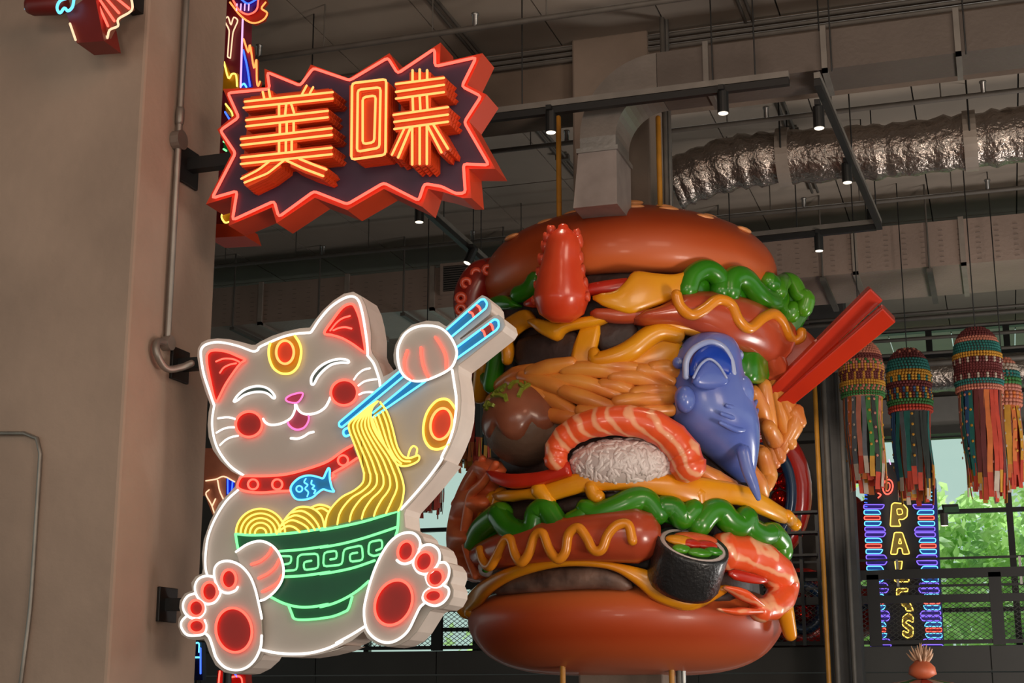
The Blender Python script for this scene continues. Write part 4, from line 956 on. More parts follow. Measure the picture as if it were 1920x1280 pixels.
# ---- octopus ball
def spos(a, b, R): return Sx(a, b, R)
oc = spos(985, 797, 1.08); orr = .315
ballm = M('octopus_ball_paint', (92, 70, 56), .5, c2=(110, 86, 70), scale=3, bump=.3); saum = M('brown_sauce_paint', (150, 88, 62), .28, c2=(132, 74, 52), scale=3, coat=.35)
ob = ball('octopus_ball', oc, orr, ballm, bg_, 28, 18)
vv_, ff_ = [], []
nu, nv = 56, 14
lowp = [0]*nu
for k in range(nu):
    a = 2*PI*k/nu; lowp[k] = .44+.15*abs(math.sin(a*3.5+.5))**.6+.03*math.sin(a*3+2)
tl_ = (outw(oc)*.25+V((0, 0, 1))).normalized(); tx = tl_.orthogonal().normalized(); ty = tl_.cross(tx)
for j in range(nv+1):
    for k in range(nu):
        a = 2*PI*k/nu; th = PI*max(.02, lowp[k]*j/nv)
        r = orr*(1.055 if j < nv-1 else (1.045 if j == nv-1 else .98))
        vv_.append(oc+(tx*math.cos(a)+ty*math.sin(a))*(r*math.sin(th))+tl_*(r*math.cos(th)))
for j in range(nv):
    for k in range(nu):
        l = (k+1) % nu; ff_.append((j*nu+k, j*nu+l, (j+1)*nu+l, (j+1)*nu+k))
ff_.append(tuple(range(nu)))
mk('sauce', vv_, ff_, saum, ob, smooth=True)
flk = M('seaweed_flake_paint', (128, 138, 38), .5)
for i in range(34):
    a = random.uniform(0, 2*PI); th = rad(random.uniform(8, 52)); n_ = (tx*math.cos(a)+ty*math.sin(a))*math.sin(th)+tl_*math.cos(th)
    n_ = (n_+outw(oc)*.45).normalized(); t1 = n_.cross(V((random.gauss(0, 1), random.gauss(0, 1), random.gauss(0, .5)))).normalized(); c = oc+n_*(orr*1.07); L = random.uniform(.025, .042)
    mk('seaweed_flake', *rodg(c-t1*L, c+t1*L, .026, n_, .03), flk, ob)
# ---- prawn nigiri
ricem = M('rice_paint', (206, 190, 186), .45, var=.05, scale=8)
rc = spos(1167, 868, 1.12); o_ = outw(rc); sd = V((-o_.y, o_.x, 0))
ni = mk('rice_block', *ellg(rc-V((0, 0, .02)), sd*.40, o_*.27, V((0, 0, 1))*.20, 28, 16), ricem, bg_, smooth=True)
m_ = MB()
for i in range(300):
    u = random.uniform(-1, 1); wv_ = random.uniform(-1, 1)
    if u*u+wv_*wv_ > .97: continue
    d = math.sqrt(1-u*u-wv_*wv_); c = rc-V((0, 0, .02))+sd*(.40*u)+V((0, 0, .20*wv_))+o_*(.262*d)
    n_ = (sd*(u/.4)+V((0, 0, wv_/.2))+o_*(d/.27)).normalized()
    t1 = n_.cross(V((random.gauss(0, 1), random.gauss(0, 1), random.gauss(0, 1)))).normalized(); t2 = n_.cross(t1)
    m_.add(ellg(c, t1*.046, t2*.017, n_*.0105, 6, 5))
m_.build('rice_grain', M('rice_grain_paint', (222, 208, 204), .4, var=.04), ni, smooth=True, kind='stuff')
praw = stripes('prawn_paint', (236, 88, 40), (246, 168, 124), 3.2, axis=(0, .5, .4), dist=4)
def prawnpath(name, s, R, hw, mat, ridge, n=16, q=8, flat=.75, par=None):
    P_ = cr([V((*p, 0)) for p in px(s)], q); N = len(P_); pts = []; rs = []
    for i, p in enumerate(P_):
        u = i/(N-1); pts.append(Sx(p.x, p.y, R if isinstance(R, (int, float)) else R[0]+(R[1]-R[0])*u))
        rs.append((hw[0]+(hw[1]-hw[0])*min(1, u*2) if u < .5 else hw[1]+(hw[2]-hw[1])*(u*2-1))*(1+.06*(1-abs(math.sin(u*ridge*PI))**.4*2)))
    v, f = tubeg(pts, rs, n)
    return mk(name, v, f, mat, par if par is not None else bg_, smooth=True)
prawnpath('prawn_topping', '1042,862 1046,838 1066,815 1100,797 1150,788 1210,794 1252,815 1280,845 1290,872', 1.34, (.085, .115, .13), praw, 9)
band('prawn_tail', '1262,800 1290,815 1304,850 1308,878', '1240,880 1262,895 1285,892 1302,888', 1.24, .10, praw, n=16)
# ---- blue fish standing on its tail
fim = M('fish_blue_paint', (110, 128, 200), .3, c2=(84, 104, 186), scale=2, coat=.35); filight = M('fish_pale_paint', (170, 180, 214), .3, c2=(140, 154, 206), scale=3, coat=.35); fid = M('fish_mouth_paint', (24, 62, 168), .3, coat=.22)
RF = 1.16
prof = [(1332, 627, 26), (1331, 638, 48), (1328, 662, 63), (1326, 690, 68), (1330, 724, 75), (1336, 762, 82), (1344, 797, 82), (1360, 830, 66), (1378, 862, 44), (1392, 890, 24), (1400, 904, 12)]
pf = resample(cr([V(p) for p in prof], 5), 26); vs, fs = [], []; m = 28
for i, p in enumerate(pf):
    c = Sx(p.x, p.y, RF); o = outw(c); s = V((-o.y, o.x, 0)); hw = p.z*10.9/2800
    for k in range(m):
        a = 2*PI*k/m; vs.append(c+s*(hw*math.cos(a))+o*(hw*.95*math.sin(a)))
for i in range(len(pf)-1):
    for k in range(m):
        l = (k+1) % m; fs.append((i*m+k, i*m+l, (i+1)*m+l, (i+1)*m+k))
fs += [tuple(range(m)), tuple((len(pf)-1)*m+k for k in range(m))]
fi = mk('blue_fish', vs, fs, fim, bg_, smooth=True, label='blue fish standing upright with its mouth open')
RM = RF+.25
rope('fish_lip', '1286,706 1287,676 1302,653 1330,641 1355,650 1370,674 1375,700', RM-.0, .024, filight, fi)
mouth = band('fish_mouth', '1291,680 1307,656 1330,645 1353,654 1368,680', '1290,712 1312,704 1330,702 1350,704 1370,712', RM-.02, .06, fid, fi, n=18)
rope('fish_jaw', '1331,704 1331,722 1334,750 1339,800', (RF+.20, RF-.02), (.09, .16, .10), fim, fi, n=18)
band('fish_chin', '1298,708 1313,684 1330,672 1347,684 1364,708', '1298,722 1313,728 1330,730 1347,728 1364,722', RM+.01, .045, fim, fi, n=18, e=.9)
rope('jaw_edge', '1300,708 1313,684 1330,673 1347,684 1362,708', RM+.055, .010, filight, fi)
for a, b, r in ((1272, 680, .045), (1382, 666, .05)):
    e_ = ball('fish_eye', Sx(a, b, RF+.12), r, fim, fi, 14, 10); ball('fish_pupil', Sx(a, b, RF+.12)+outw(Sx(a, b, RF))*r*.72, r*.42, filight, e_, 12, 8)
for a, b, h in ((1284, 748, (.075, .09, .1)), (1392, 735, (.085, .1, .13))): ball('gill_bulge', Sx(a, b, RF+.2), h, fim, fi, 18, 12)
for s in ('1362,760 1385,765 1400,752 1408,732', '1352,775 1385,785 1405,775 1418,752', '1350,792 1385,806 1410,790 1420,768'): rope('gill_fold', s, (RF+.31, RF+.16), (.014, .032, .014), fim, fi)
rope('fish_fin', '1394,846 1402,880 1414,912 1422,934', (RF+.24, RF+.3), (.055, .045, .02), fim, fi, flat=.45)
rope('fish_fin', '1280,826 1272,840 1270,850', RF+.2, (.04, .03, .015), fim, fi, flat=.4)
# ---- middle layer: tomato, cheese, patty, lettuce
band('tomato_slice', '920,880 960,888 1020,884 1068,866', '934,906 962,916 1012,910 1072,892', 1.29, .06, tom, e=.45, ends=False, label='red tomato slice under the octopus ball')
band('cheese_slice', '922,918 990,916 1045,898 1105,880 1160,876 1195,890 1250,888 1330,896 1400,912 1450,942 1494,972', '936,946 990,936 1030,940 1090,924 1130,920 1200,922 1260,936 1310,950 1380,946 1430,966 1490,990', 1.25, .05, chee, n=44)
for s, R, r in (('1012,918 1024,932 1030,944', 1.27, (.07, .055)), ('1108,912 1114,926 1122,932', 1.26, .055), ('1308,925 1312,948 1316,966', 1.24, (.07, .04)), ('888,948 888,966 893,982', 1.2, .05), ('925,930 910,950 904,978', 1.2, .045), ('940,925 932,950 930,962', 1.2, .055), ('1475,966 1486,978 1492,984', 1.28, .05)): rope('cheese_drip', s, R, r, chee)
for a, b in (('950,945 1000,940 1020,945', '952,975 985,985 1020,978'), ('1035,945 1080,930 1120,930', '1040,965 1080,962 1118,950'), ('1315,945 1360,942 1410,960', '1318,962 1360,968 1408,980'), ('1130,925 1170,918 1210,922', '1130,940 1170,935 1210,935')): band('patty', a, b, 1.13, .07, patm, n=16)
l_ = band('lettuce_leaf', '888,1000 915,972 945,965 985,975 1015,965 1045,970 1075,975 1100,955 1165,935 1210,932 1270,945 1330,965 1380,955 1430,980 1468,1000', '890,1026 930,1016 985,1010 1035,998 1060,992 1085,985 1130,975 1190,955 1235,975 1290,992 1340,985 1390,1012 1440,1018 1466,1040', 1.18, .05, lett, wav=.035, wf=7, n=60)
for s, R, r in (('890,1022 905,990 930,968 942,962', 1.25, .06), ('935,965 955,990 985,1002 1002,990 1008,962 1025,955 1040,975 1052,992', 1.27, .058), ('1072,978 1090,968 1104,955', 1.26, .05), ('1096,952 1120,962 1160,950 1195,936 1215,940 1235,965', 1.27, (.045, .065, .05)), ('1240,950 1262,952 1280,972 1300,955', 1.26, .055), ('1310,985 1330,960 1350,958 1365,975 1385,985 1398,970', 1.27, .06), ('1400,972 1405,990 1425,1002 1442,1000', 1.27, .055), ('1448,998 1462,1015 1466,1036', 1.24, .055)): rope('leaf_curl', s, R, r, lett if len(s) % 2 else lett2, l_)
# ---- lower sausage with mustard
s_ = prawnpath('sausage', '905,1046 960,1028 1040,1014 1120,1006 1195,1004', (1.2, 1.28), (.115, .15, .185), sau, 0)
rope('mustard_line', '900,1030 906,1052 918,1062 930,1044 946,1014 958,1012 966,1040 978,1054 992,1036 1003,1004 1018,1000 1030,1030 1046,1048 1060,1034 1066,1002 1084,989 1100,1008 1112,1030 1128,1030 1140,1002 1158,984 1178,984 1186,1014', (1.34, 1.47), .036, mus, s_, q=6)
# ---- lower cheese, patty, little garnish
gp = band('grilled_patty', '925,1092 980,1072 1060,1062 1130,1064 1180,1082', '925,1118 980,1112 1060,1106 1130,1104 1190,1110', 1.14, .07, patm2, n=30)
band('patty', '1240,1100 1300,1110 1380,1104', '1240,1128 1300,1136 1380,1128', 1.12, .06, patm, n=14)
band('cheese_slice', '864,1142 880,1118 900,1095 950,1066 1020,1051 1100,1049 1150,1054 1200,1064 1260,1082 1320,1098 1372,1094', '882,1152 900,1132 925,1106 970,1082 1040,1064 1100,1062 1150,1070 1190,1094 1230,1126 1290,1142 1345,1116', 1.24, .045, chee, n=48, label='yellow cheese slice draped over the lower bun')
band('cheese_slice', '1195,1068 1250,1078 1320,1098 1372,1094', '1205,1112 1245,1134 1300,1144 1366,1108', 1.22, .05, chee, label='cheese slice corner folded under the maki roll')
rope('cheese_drip', '866,1140 874,1148 882,1146', 1.24, .05, chee); rope('cheese_drip', '1470,1140 1476,1165 1482,1190', 1.3, (.07, .05), chee)
band('onion_slice', '898,1052 912,1050 922,1056', '900,1076 912,1082 922,1078', 1.28, .03, ricem, n=10); ball('chive', Sx(911, 1066, 1.32), (.035, .035, .03), lett, bg_, 10, 8)
# ---- bacon at the left side
b_ = band('bacon_strip', '908,852 882,888 862,930 850,972 846,1015 856,1060 884,1092', '946,872 930,905 912,940 902,975 898,1015 902,1055 912,1090', 1.22, .10, bac, wav=.05, wf=3.5, n=40, e=.9)
rope('bacon_ridge', '930,870 905,905 885,925 878,960 872,1000 878,1040 892,1080', 1.31, (.03, .045, .03), bac, b_)
rope('bacon_ridge', '905,860 888,890 866,925 852,945', 1.3, (.03, .04, .03), bac, b_)
# ---- maki roll
nori = M('nori_paint', (34, 34, 36), .4, var=.25, scale=7, bump=.4, coat=.3)
fc = Sx(1300, 1019, 1.42); o_ = outw(fc); sd = V((-o_.y, o_.x, 0)); axs = (o_*.55+V((0, 0, .82))+sd*.08).normalized()
u1 = sd-axs*sd.dot(axs); u1.normalize(); u2 = axs.cross(u1)
rm = .262; L = .34
def ringg(c, r): return [c+u1*(r*math.cos(2*PI*k/32))+u2*(r*math.sin(2*PI*k/32)) for k in range(32)]
mr = loft('maki_roll', [ringg(fc-axs*L, rm*.9), ringg(fc-axs*(L*.85), rm), ringg(fc-axs*.03, rm), ringg(fc, rm*.965), ringg(fc-axs*.012, rm*.9)], nori, bg_, True)
loft('roll_rice', [ringg(fc-axs*.1, rm*.90), ringg(fc-axs*.012, rm*.90), ringg(fc-axs*.004, rm*.84), ringg(fc-axs*.02, rm*.7)], ricem, mr, True)
for (a, b, c1_, c2_, mt) in ((.05, .09, .14, .06, M('salmon_paint', (226, 92, 50), .35, coat=.4)), (-.08, .03, .10, .055, chee), (.10, .0, .07, .04, tom), (-.12, -.10, .06, .035, lett2), (.0, -.13, .08, .035, lett2), (.12, -.09, .06, .03, lett), (-.02, .0, .07, .04, tom)):
    mk('roll_filling', *ellg(fc+u1*a+u2*(-b if u2.z < 0 else b), u1*(c1_*1.2), u2*(c2_*1.25), axs*.03, 14, 8), mt, mr, smooth=True)
# ---- prawn at the lower right
pr_ = prawnpath('prawn', '1360,1034 1400,1040 1440,1058 1464,1086 1466,1114 1448,1136 1426,1144', (1.24, 1.3), (.14, .135, .085), praw, 7)
rope('prawn_tail_fin', '1428,1136 1405,1122 1380,1108 1362,1102', (1.34, 1.4), (.035, .075, .03), praw, pr_, flat=.5)
rope('prawn_tail_fin', '1428,1146 1400,1146 1372,1146 1348,1142', (1.34, 1.4), (.035, .065, .02), praw, pr_, flat=.5)
band('prawn_leg', '1366,1064 1400,1072 1440,1084', '1366,1084 1400,1092 1436,1096', 1.3, .03, tom, pr_, n=12)
# ---- tentacles
def tent(name, prof, Rs, sw, lab, mat=tenm, flat=.8):
    pp_ = resample(cr([V(p) for p in prof], 6), 28); pts, rs = [], []
    for i, p in enumerate(pp_):
        u = i/28; R = Rs[0]+(Rs[1]-Rs[0])*u; c = Sx(p.x, p.y, R); pts.append(c); rs.append(p.z*(CAM-c).length/2870)
    v, f = tubeg(pts, rs, 20, flat=1); o = mk(name, v, f, mat, bg_, smooth=True, label=lab)
    return o, pp_
tf, _ = tent('tentacle', [(1053, 560, 54), (1053, 548, 53), (1053, 520, 47), (1054, 490, 39), (1056, 462, 34), (1056, 446, 29), (1056, 435, 21), (1056, 428, 11)], (1.30, 1.40), 0, 'red octopus tentacle curling up in front of the top bun')
for a, b, r in ((1034, 432, 10), (1028, 446, 11), (1024, 462, 11), (1018, 486, 11), (1014, 510, 10), (1009, 535, 9), (1004, 562, 8), (1082, 438, 9), (1085, 452, 11), (1086, 483, 11), (1091, 505, 9), (1096, 530, 9), (1101, 556, 8)):
    c = Sx(a, b, 1.33); rr_ = r*1.2*10.7/2800; s_ = outw(c).cross(V((0, 0, 1)))*(1 if a < 1055 else -1)
    v, f = tubeg([c-s_*rr_*.5, c+s_*rr_*.4, c+s_*rr_*.55], [rr_*.8, rr_, rr_*.7], 12, cap=False); mk('sucker', v, f, suckm, tf, smooth=True)
td = M('dark_tentacle_paint', (150, 34, 20), .3, c2=(122, 26, 16), scale=3, coat=.22)
tb, _ = tent('tentacle', [(928, 510, 30), (904, 522, 36), (888, 546, 36), (882, 572, 33), (884, 600, 28), (890, 625, 22)], (1.05, 1.0), 0, 'dark red tentacle with ring suckers at the left of the top bun', td)
for a, b, r in ((914, 506, 12), (893, 513, 13), (874, 531, 13), (864, 559, 13), (864, 580, 13)):
    c = Sx(a, b, 1.12); o_ = (CAM-c).normalized(); rr_ = r*11.6/2800; s1 = o_.orthogonal().normalized(); s2 = o_.cross(s1)
    v, f = tubeg([c+o_*.13+(s1*math.cos(2*PI*k/14)+s2*math.sin(2*PI*k/14))*rr_*.62 for k in range(14)], rr_*.4, 8, True); mk('sucker', v, f, suckm, tb, smooth=True)
# ---- red chopsticks
chop_m = M('red_lacquer', (196, 48, 20), .22, c2=(178, 40, 18), scale=2, coat=.3)
for a, b, w0, w1, up_, lab in (((1444, 742), (1642, 549), .11, .14, 0, 'upper red lacquered chopstick'), ((1466, 756), (1667, 586), .115, .15, 0, 'lower red lacquered chopstick')):
    p0 = Sx(a[0], a[1], 1.0 if a[1] < 750 else 1.08); p1 = atd(b[0], b[1], 11.6 if a[1] < 750 else 11.45)
    t_ = (p1-p0).normalized(); vw = (CAM-p1).normalized(); u = (vw-t_*vw.dot(t_)).normalized(); s = t_.cross(u); u, s = (u*math.cos(.2)+s*math.sin(.2)), (s*math.cos(.2)-u*math.sin(.2))
    vs = [p+s*(i*w_/2)+u*(j*w_/2) for p, w_ in ((p0, w0), (p1, w1)) for i in (-1, 1) for j in (-1, 1)]
    bevel(mk('chopstick', vs, [tuple(q) for q in BOXF], chop_m, bg_, label=lab), .012)
# ================================================================ STREAMER LANTERNS
PAL = dict(maroon=(92, 30, 30), salmon=(176, 106, 86), teal=(24, 96, 90), yellow=(178, 126, 34), green=(48, 104, 48), red=(168, 52, 32), white=(168, 152, 138), blue=(40, 76, 118), orange=(184, 96, 42), grey=(88, 92, 98), pink=(180, 112, 98), dark=(40, 46, 42))
PM = {k: M('paper_'+k, c, .75, var=.12, scale=12) for k, c in PAL.items()}
def lantern(cx, y0, y1, y2, hw, d, rows, strs, lab, seed, ns=46):
    rows = [q_ for rw in rows for q_ in (rw, rw)]
    rnd = random.Random(seed)
    top, mid, end = atd(cx, y0, d), atd(cx, y1, d), atd(cx, y2, d); r = hw*d/2800
    t = thing('streamer_lantern', (top.x, top.y, end.z), lab, 'lantern', 'paper streamer lanterns')
    c = (top.x, top.y); H = top.z-mid.z
    lathe('drum', arc([(r*.3, mid.z), (r*.9, mid.z+.01), (r*.92, mid.z+H*.5), (r*.9, mid.z+H*.66), (r*.78, mid.z+H*.82), (r*.45, mid.z+H*.95), (.02, top.z-.02)]), c, PM[rows[-1][0] if isinstance(rows[-1], (list, tuple)) else rows[-1]], t, n=28)
    tube('cord', [(c[0], c[1], top.z-.03), (c[0], c[1], ZC)], .006, blackm, t, n=5)
    n = len(rows)
    for i, rw in enumerate(rows):            # bottom to top
        u = (i+.5)/n; z = mid.z+H*u
        rr_ = r*(.97 if int(u*7) % 2 else .93) if u < .60 else max(.03, r*.92*math.sqrt(max(0, 1-((u-.62)/.40)**2)))
        cols = rw if isinstance(rw, (list, tuple)) else (rw,)
        N = max(8, int(2*PI*rr_/(H/n*1.05)))
        N -= N % len(cols); hb = H/n*.58
        for q, cn in enumerate(cols):
            m_ = MB()
            for k in range(q, N, len(cols)):
                a = 2*PI*k/N; m_.add(ellg((c[0]+rr_*math.cos(a), c[1]+rr_*math.sin(a), z), (hb, 0, 0), (0, hb, 0), (0, 0, hb), 6, 4))
            m_.build('paper_flower_band', PM[cn], t, smooth=True, kind='stuff')
    # ribbons
    for k in range(ns):
        a = 2*PI*(k+.3*rnd.random())/ns; R = r*(.86 if k % 2 else .70)
        L = (mid.z-end.z)*rnd.uniform(.80, 1.0); wd = 2*PI*r/ns*rnd.uniform(1.3, 1.9); sw = rnd.uniform(-.02, .02)
        tg = V((-math.sin(a), math.cos(a), 0)); rd = V((math.cos(a), math.sin(a), 0)); base = V((c[0], c[1], mid.z+.02))+rd*R
        c1_, c2_ = rnd.choice(strs), rnd.choice(('red', 'orange', 'red', 'yellow', 'white'))
        def strip(z0, z1, mt, nm, par):
            vs, fs = [], []; S = 6
            for s in range(S+1):
                zz = z0+(z1-z0)*s/S; ph = zz*2.2+k
                p = base-V((0, 0, zz))+rd*(.012*math.sin(ph*3)-.02*zz)+tg*(sw*zz*1.5+.006*math.sin(ph*5))
                for e_ in (-1, 1):
                    for h_ in (0, .004): vs.append(p+tg*(e_*wd/2)+rd*h_)
            for s in range(S):
                a_ = s*4; fs += [(a_, a_+2, a_+6, a_+4), (a_+1, a_+5, a_+7, a_+3), (a_, a_+4, a_+5, a_+1), (a_+2, a_+3, a_+7, a_+6)]
            fs += [(0, 1, 3, 2), (S*4, S*4+2, S*4+3, S*4+1)]
            return mk(nm, vs, fs, mt, par)
        cut = L*rnd.uniform(.72, .9)
        st_ = strip(0, cut, PM[c1_], 'streamer', t); strip(cut, L, PM[c2_], 'streamer_tip', st_)
        if rnd.random() < .3:
            m_ = MB()
            for q in range(5): 
                p = base-V((0, 0, .06+q*cut*.18))+rd*.012; m_.add(ellg(p, tg*.014, rd*.006, V((0, 0, .014)), 6, 4))
            m_.build('streamer_dots', PM[rnd.choice(('yellow', 'white', 'pink'))], st_, kind='stuff')
    return t
lantern(1612, 640, 752, 938, 41, 15.0, ['green', ['green', 'salmon'], 'yellow', ['maroon', 'maroon', 'yellow'], ['maroon', 'maroon', 'yellow'], ['yellow', 'salmon'], ['green', 'salmon', 'salmon'], 'maroon', 'salmon', 'salmon', 'salmon'], ['green', 'dark', 'salmon', 'yellow', 'grey', 'dark', 'orange'], 'streamer lantern with checked green, maroon and yellow drum beside the red chopsticks', 3)
lantern(1700, 655, 780, 960, 41, 15.6, ['red', 'green', ['maroon', 'teal', 'yellow'], ['maroon', 'blue', 'yellow'], 'maroon', ['yellow', 'yellow', 'teal'], 'yellow', 'teal', 'teal', 'maroon', ['maroon', 'salmon', 'maroon']], ['blue', 'grey', 'grey', 'red', 'orange', 'blue', 'teal', 'dark'], 'streamer lantern with teal top and blue grey ribbons, middle of the right three', 5)
lantern(1828, 616, 742, 962, 44, 14.2, ['salmon', 'teal', ['white', 'maroon', 'maroon'], 'maroon', 'maroon', ['white', 'maroon', 'maroon'], 'yellow', 'teal', 'teal', 'salmon', 'maroon', 'maroon'], ['blue', 'salmon', 'maroon', 'teal', 'salmon', 'orange', 'red'], 'largest streamer lantern with maroon drum and white dots at the right', 9)
lantern(1878, 672, 768, 935, 30, 15.2, ['salmon', ['orange', 'salmon'], 'pink', 'green', 'teal', 'white', 'salmon'], ['orange', 'pink', 'red', 'yellow', 'salmon'], 'small orange and pink streamer lantern half hidden behind the largest one', 13, 30)
lantern(886, 640, 735, 900, 40, 14.8, ['green', 'maroon', ['maroon', 'yellow'], 'teal', 'salmon', 'maroon'], ['maroon', 'green', 'dark', 'red', 'teal', 'dark'], 'streamer lantern with dark ribbons hanging between the cat and the burger', 17)
lantern(800, 700, 800, 985, 40, 16.0, ['green', 'yellow', ['maroon', 'yellow'], 'teal', 'salmon', 'maroon'], ['maroon', 'green', 'dark', 'red', 'orange'], 'streamer lantern whose ribbon ends show just right of the cat sign', 19)

# ================================================================ VERTICAL LETTER SIGN BEHIND THE RAILING
k6 = (1440, 860, 3.048); Yp = 20.6
ps_ = thing('letter_neon_sign', onY(1700, 1230, Yp), 'tall black neon sign with yellow letters between purple and blue bars behind the railing', 'sign')
mk('board', *plateg(toY(px('545,20 940,20 1000,1150 585,1150', k6), Yp), Yp, Yp+.3), M('sign_black', (16, 14, 18), .5), ps_)
mk('side_edge', *plateg(toY(px('940,110 958,110 1004,1060 985,1060', k6), Yp-.01), Yp-.01, Yp+.2), M('sign_blue', (18, 40, 120), .45), ps_)
olive = M('letter_olive', (120, 104, 14), .45)
sq = ['purple', 'cyan', 'red', 'cyan', 'purple']; sf = dict(purple=M('bar_violet', (60, 34, 120), .4), cyan=M('bar_blue', (20, 90, 160), .4), red=M('bar_red', (120, 24, 28), .4))
for i in range(26):
    y = 273+32*i; c = sq[i % 5]; xl = 547+.05*(y-273); xr_ = 945+.068*(y-273)
    wl = dict(purple=120, cyan=98, red=90)[c]; h = 12 if c != 'red' else 10
    sk = 14 if c != 'red' else 0; up_ = (i % 5 in (1, 4))
    for s in (0, 1):
        a, b = (xl, xl+wl) if s == 0 else (xr_, xr_-wl)
        q = sk if s == 0 else -sk
        P_ = [(a, y-h), (b-(q if up_ else 0), y-h), (b-(0 if up_ else q), y+h), (a, y+h)]
        P_ = [V((k6[0]+x_/k6[2], k6[1]+y_/k6[2])) for x_, y_ in P_]
        f_ = fill('light_bar', sf[c], P_, ps_, Yp-.02, .02, sm=False); neon('bar_tube', c, P_, f_, Yp-.04, True, sm=False, r=.010, n=5)
def letter(s, hole=None, parent=ps_, col='yellow', mat=olive):
    f_ = fill('letter', mat, px(s, k6), parent, Yp-.02, .02, sm=False); neon('letter_tube', col, px(s, k6), f_, Yp-.045, True, sm=False, r=.012, n=5)
    if hole: neon('letter_tube', col, px(hole, k6), f_, Yp-.045, True, sm=False, r=.010, n=5)
letter('698,385 706,262 720,250 770,255 798,285 795,330 770,348 745,345 760,385', '735,285 765,285 770,315 740,320')
letter('700,545 722,420 768,420 810,543 770,545 765,510 742,510 738,545', '745,485 754,450 764,485')
letter('724,582 768,582 760,635 732,635'); letter('724,676 804,676 806,702 724,702'); letter('735,740 800,740 798,758 765,758 742,780 735,780')
letter('760,800 800,800 832,868 790,868 785,845 765,835'); letter('800,880 830,900 830,935 800,920 785,935 830,965 828,1010 800,1025 768,1005 772,980 800,995 805,980 768,950 770,905')
neon('letter_tube', 'red', ell2(685, 160, 28, 42, 8, k6, 18), ps_, Yp-.03, True, r=.014); neon('letter_tube', 'red', ell2(685, 160, 12, 24, 8, k6, 14), ps_, Yp-.03, True, r=.010)
for s, c in (('628,195 645,205 630,222', 'red'), ('660,50 682,105', 'red'), ('640,60 645,115', 'yellow'), ('692,5 700,30', 'lilac')): neon('letter_tube', c, px(s, k6), ps_, Yp-.03, r=.012)
for y in range(145, 255, 22): neon('dot_tube', 'cyan', px('918,%d 936,%d' % (y, y+2), k6), ps_, Yp-.04, r=.009, n=5); neon('dot_tube', 'blue', px('552,%d 566,%d' % (y+60, y+62), k6), ps_, Yp-.04, r=.009, n=5)
# red painted board leaning behind it
mk('backboard', *plateg(toY(px('475,270 560,230 580,640 490,640', k6), Yp+.35), Yp+.35, Yp+.42), M('board_red', (150, 26, 20), .5), ps_)

# ================================================================ RED ROUND SCULPTURE BEHIND THE BURGER
Dr = 20.7
rs_ = thing('red_sculpture', (atd(1540, 1120, Dr).x, atd(1540, 1120, Dr).y, 2.27), 'glossy red sculpture with blue rings and shiny red balls behind the burger', 'sculpture')
redg = M('glossy_red_paint', (188, 34, 20), .25, var=.08, coat=.6); blug = M('glossy_navy_paint', (26, 52, 84), .3, coat=.5); redm = M('red_chrome', (220, 40, 24), .12, .9, var=.04)
def dp(s, d): return [atd(p.x, p.y, d) for p in px(s)]
def ring(nm, cx, cy, rx, ry, d, r, mt): tube(nm, [atd(p.x, p.y, d) for p in ell2(cx, cy, rx, ry, 0, None, 36)], r, mt, rs_, n=14, closed=True)
ring('outer_ring', 1436, 925, 64, 108, Dr, .17, redg)
ring('inner_ring', 1436, 925, 48, 88, Dr-.15, .075, blug)
for a, b, r in ((1462, 872, .085), (1474, 902, .10), (1462, 935, .10), (1470, 960, .07), (1448, 905, .09), (1452, 965, .08)): ball('shiny_ball', atd(a, b, Dr-.02), r*1.27, redm, rs_, 18, 12)
ring('outer_ring', 1504, 1138, 54, 58, Dr, .12, redg)
ring('inner_ring', 1504, 1138, 36, 42, Dr-.1, .075, blug)
for a, b, r in ((1500, 1125, .09), (1518, 1130, .085), (1498, 1150, .09), (1512, 1155, .07), (1490, 1110, .06)): ball('shiny_ball', atd(a, b, Dr-.02), r*1.27, redm, rs_, 18, 12)
lamp('sculpture_fill', 'SPOT', atd(1470, 760, Dr-4.5), atd(1500, 1000, Dr), 160, (1, .85, .7), .08, 40)  # added lamp without a fixture, brightens the red rings
c = atd(1600, 1150, Dr+.5); mk('body', *ellg(c, V((.5, 0, .1)), V((0, .35, 0)), V((0, 0, .38)), 26, 16), redg, rs_, smooth=True)
tube('blue_stripe', cr(dp('1560,1200 1590,1165 1615,1140 1645,1125', Dr+.1), 5), [.03+.002*i for i in range(16)], blug, rs_, n=10)
c = atd(1606, 1010, Dr+.8); mk('neck', *ellg(c, V((.22, 0, 0)), V((0, .2, 0)), V((.0, 0, .62)), 22, 16), redg, rs_, smooth=True)
# framed dark shelves on the wall behind
sh = thing('wall_shelf', onY(1505, 1060, 19.4), 'dark metal shelf frame on the wall between burger and far column', 'shelf')
for x_ in (1480, 1500, 1532): p = onY(x_, 1000, 19.4); box('upright', p.x-.02, p.x+.02, 19.38, 19.42, 2.27, onY(x_, 960, 19.4).z, blackm, sh)
for y_ in (962, 1000, 1042): a, b = onY(1478, y_, 19.4), onY(1534, y_, 19.4); box('shelf_board', a.x, b.x, 19.3, 19.5, a.z-.015, a.z+.015, blackm, sh)
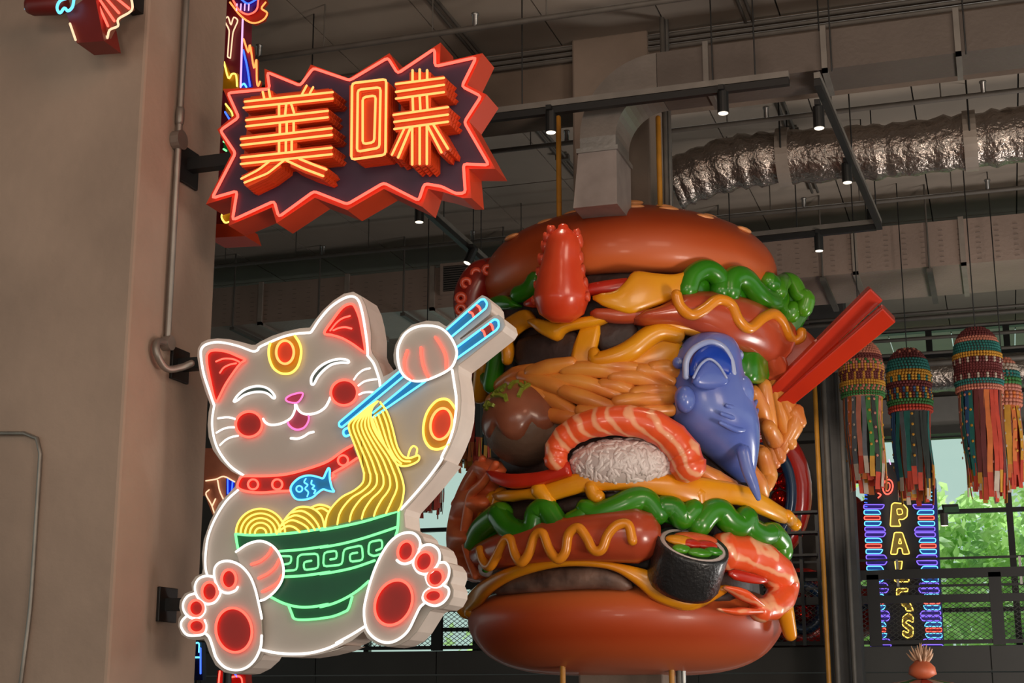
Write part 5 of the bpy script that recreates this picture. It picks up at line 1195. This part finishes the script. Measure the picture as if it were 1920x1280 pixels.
# ================================================================ TOPPED ORNAMENT AT THE BOTTOM RIGHT
Do = 13.0
pc = atd(1730, 1268, Do); t = thing('pineapple_topper', pc, 'pale spiky pineapple topper above a striped canopy at the bottom right', 'ornament')
tm = M('topper_pale', (190, 150, 120), .5); pk = M('topper_orange', (186, 92, 58), .5)
lathe('topper_body', [(.05, pc.z-.02), (.12, pc.z+.02), (.11, pc.z+.08), (.05, pc.z+.14)], (pc.x, pc.y), pk, t, n=18)
for k in range(34):
    a = 2*PI*k/34*3.1; el = rad(25+60*(k % 5)/4); d = V((math.cos(a)*math.cos(el), math.sin(a)*math.cos(el), math.sin(el)))
    b0 = pc+V((0, 0, .11)); L = .11+.05*((k*7) % 4)/4
    tube('spike_leaf', cr([b0, b0+d*L*.6, b0+d*L+V((0, 0, .03))], 3), [.016, .016, .015, .013, .01, .007, .002], tm, t, n=6)
cc = atd(1735, 1356, Do); cn = thing('striped_canopy', (cc.x, cc.y, 0), 'striped dome canopy under the pineapple topper at the bottom edge', 'canopy')
cols_ = ('red', 'white', 'green', 'salmon')
for k in range(16):
    a0, a1 = 2*PI*k/16, 2*PI*(k+.94)/16; vs, fs = [], []; prf = [(.10, .375), (.26, .345), (.40, .28), (.50, .17), (.52, .05)]
    for (r_, z_) in prf:
        for s in range(4):
            a = a0+(a1-a0)*s/3
            for th in (0, -.015): vs.append((cc.x+(r_+th)*math.cos(a), cc.y+(r_+th)*math.sin(a), cc.z+z_+th))
    for i in range(4):
        for s in range(3):
            q = lambda i_, s_, h_: (i_*4+s_)*2+h_
            fs += [(q(i, s, 0), q(i, s+1, 0), q(i+1, s+1, 0), q(i+1, s, 0)), (q(i, s, 1), q(i+1, s, 1), q(i+1, s+1, 1), q(i, s+1, 1))]
    for s in range(3): fs += [(q(0, s, 0), q(0, s, 1), q(0, s+1, 1), q(0, s+1, 0)), (q(4, s, 0), q(4, s+1, 0), q(4, s+1, 1), q(4, s, 1))]
    for i in range(4): fs += [(q(i, 0, 0), q(i+1, 0, 0), q(i+1, 0, 1), q(i, 0, 1)), (q(i, 3, 0), q(i, 3, 1), q(i+1, 3, 1), q(i+1, 3, 0))]
    mk('canopy_panel', vs, fs, PM[cols_[k % 4]], cn)
tube('canopy_post', [(cc.x, cc.y, 0), (cc.x, cc.y, cc.z+.36)], .04, blackm, cn, n=10)
# lit spotlight in front of the window
p = onY(1771, 985, 21.8); t = thing('window_spotlight', p, 'small lit spotlight hanging in front of the green window', 'spotlight')
v, f = tubeg([p, p+V((0, 0, .17))], .055, 14, cap=False); mk('housing', v, f, M('spot_grey', (90, 86, 82), .5), t)
v, f = tubeg([p-V((0, 0, .004)), p], .047, 14, cap=False); mk('lens', v, f, lens, t)
z_ = wz(1850, 956); box('mount_arm', p.x-.02, p.x+.2, 21.8, YW, z_-.02, z_+.02, blackm, t); tube('stem', [p+V((0, 0, .16)), V((p.x, p.y, z_))], .012, blackm, t, n=6)
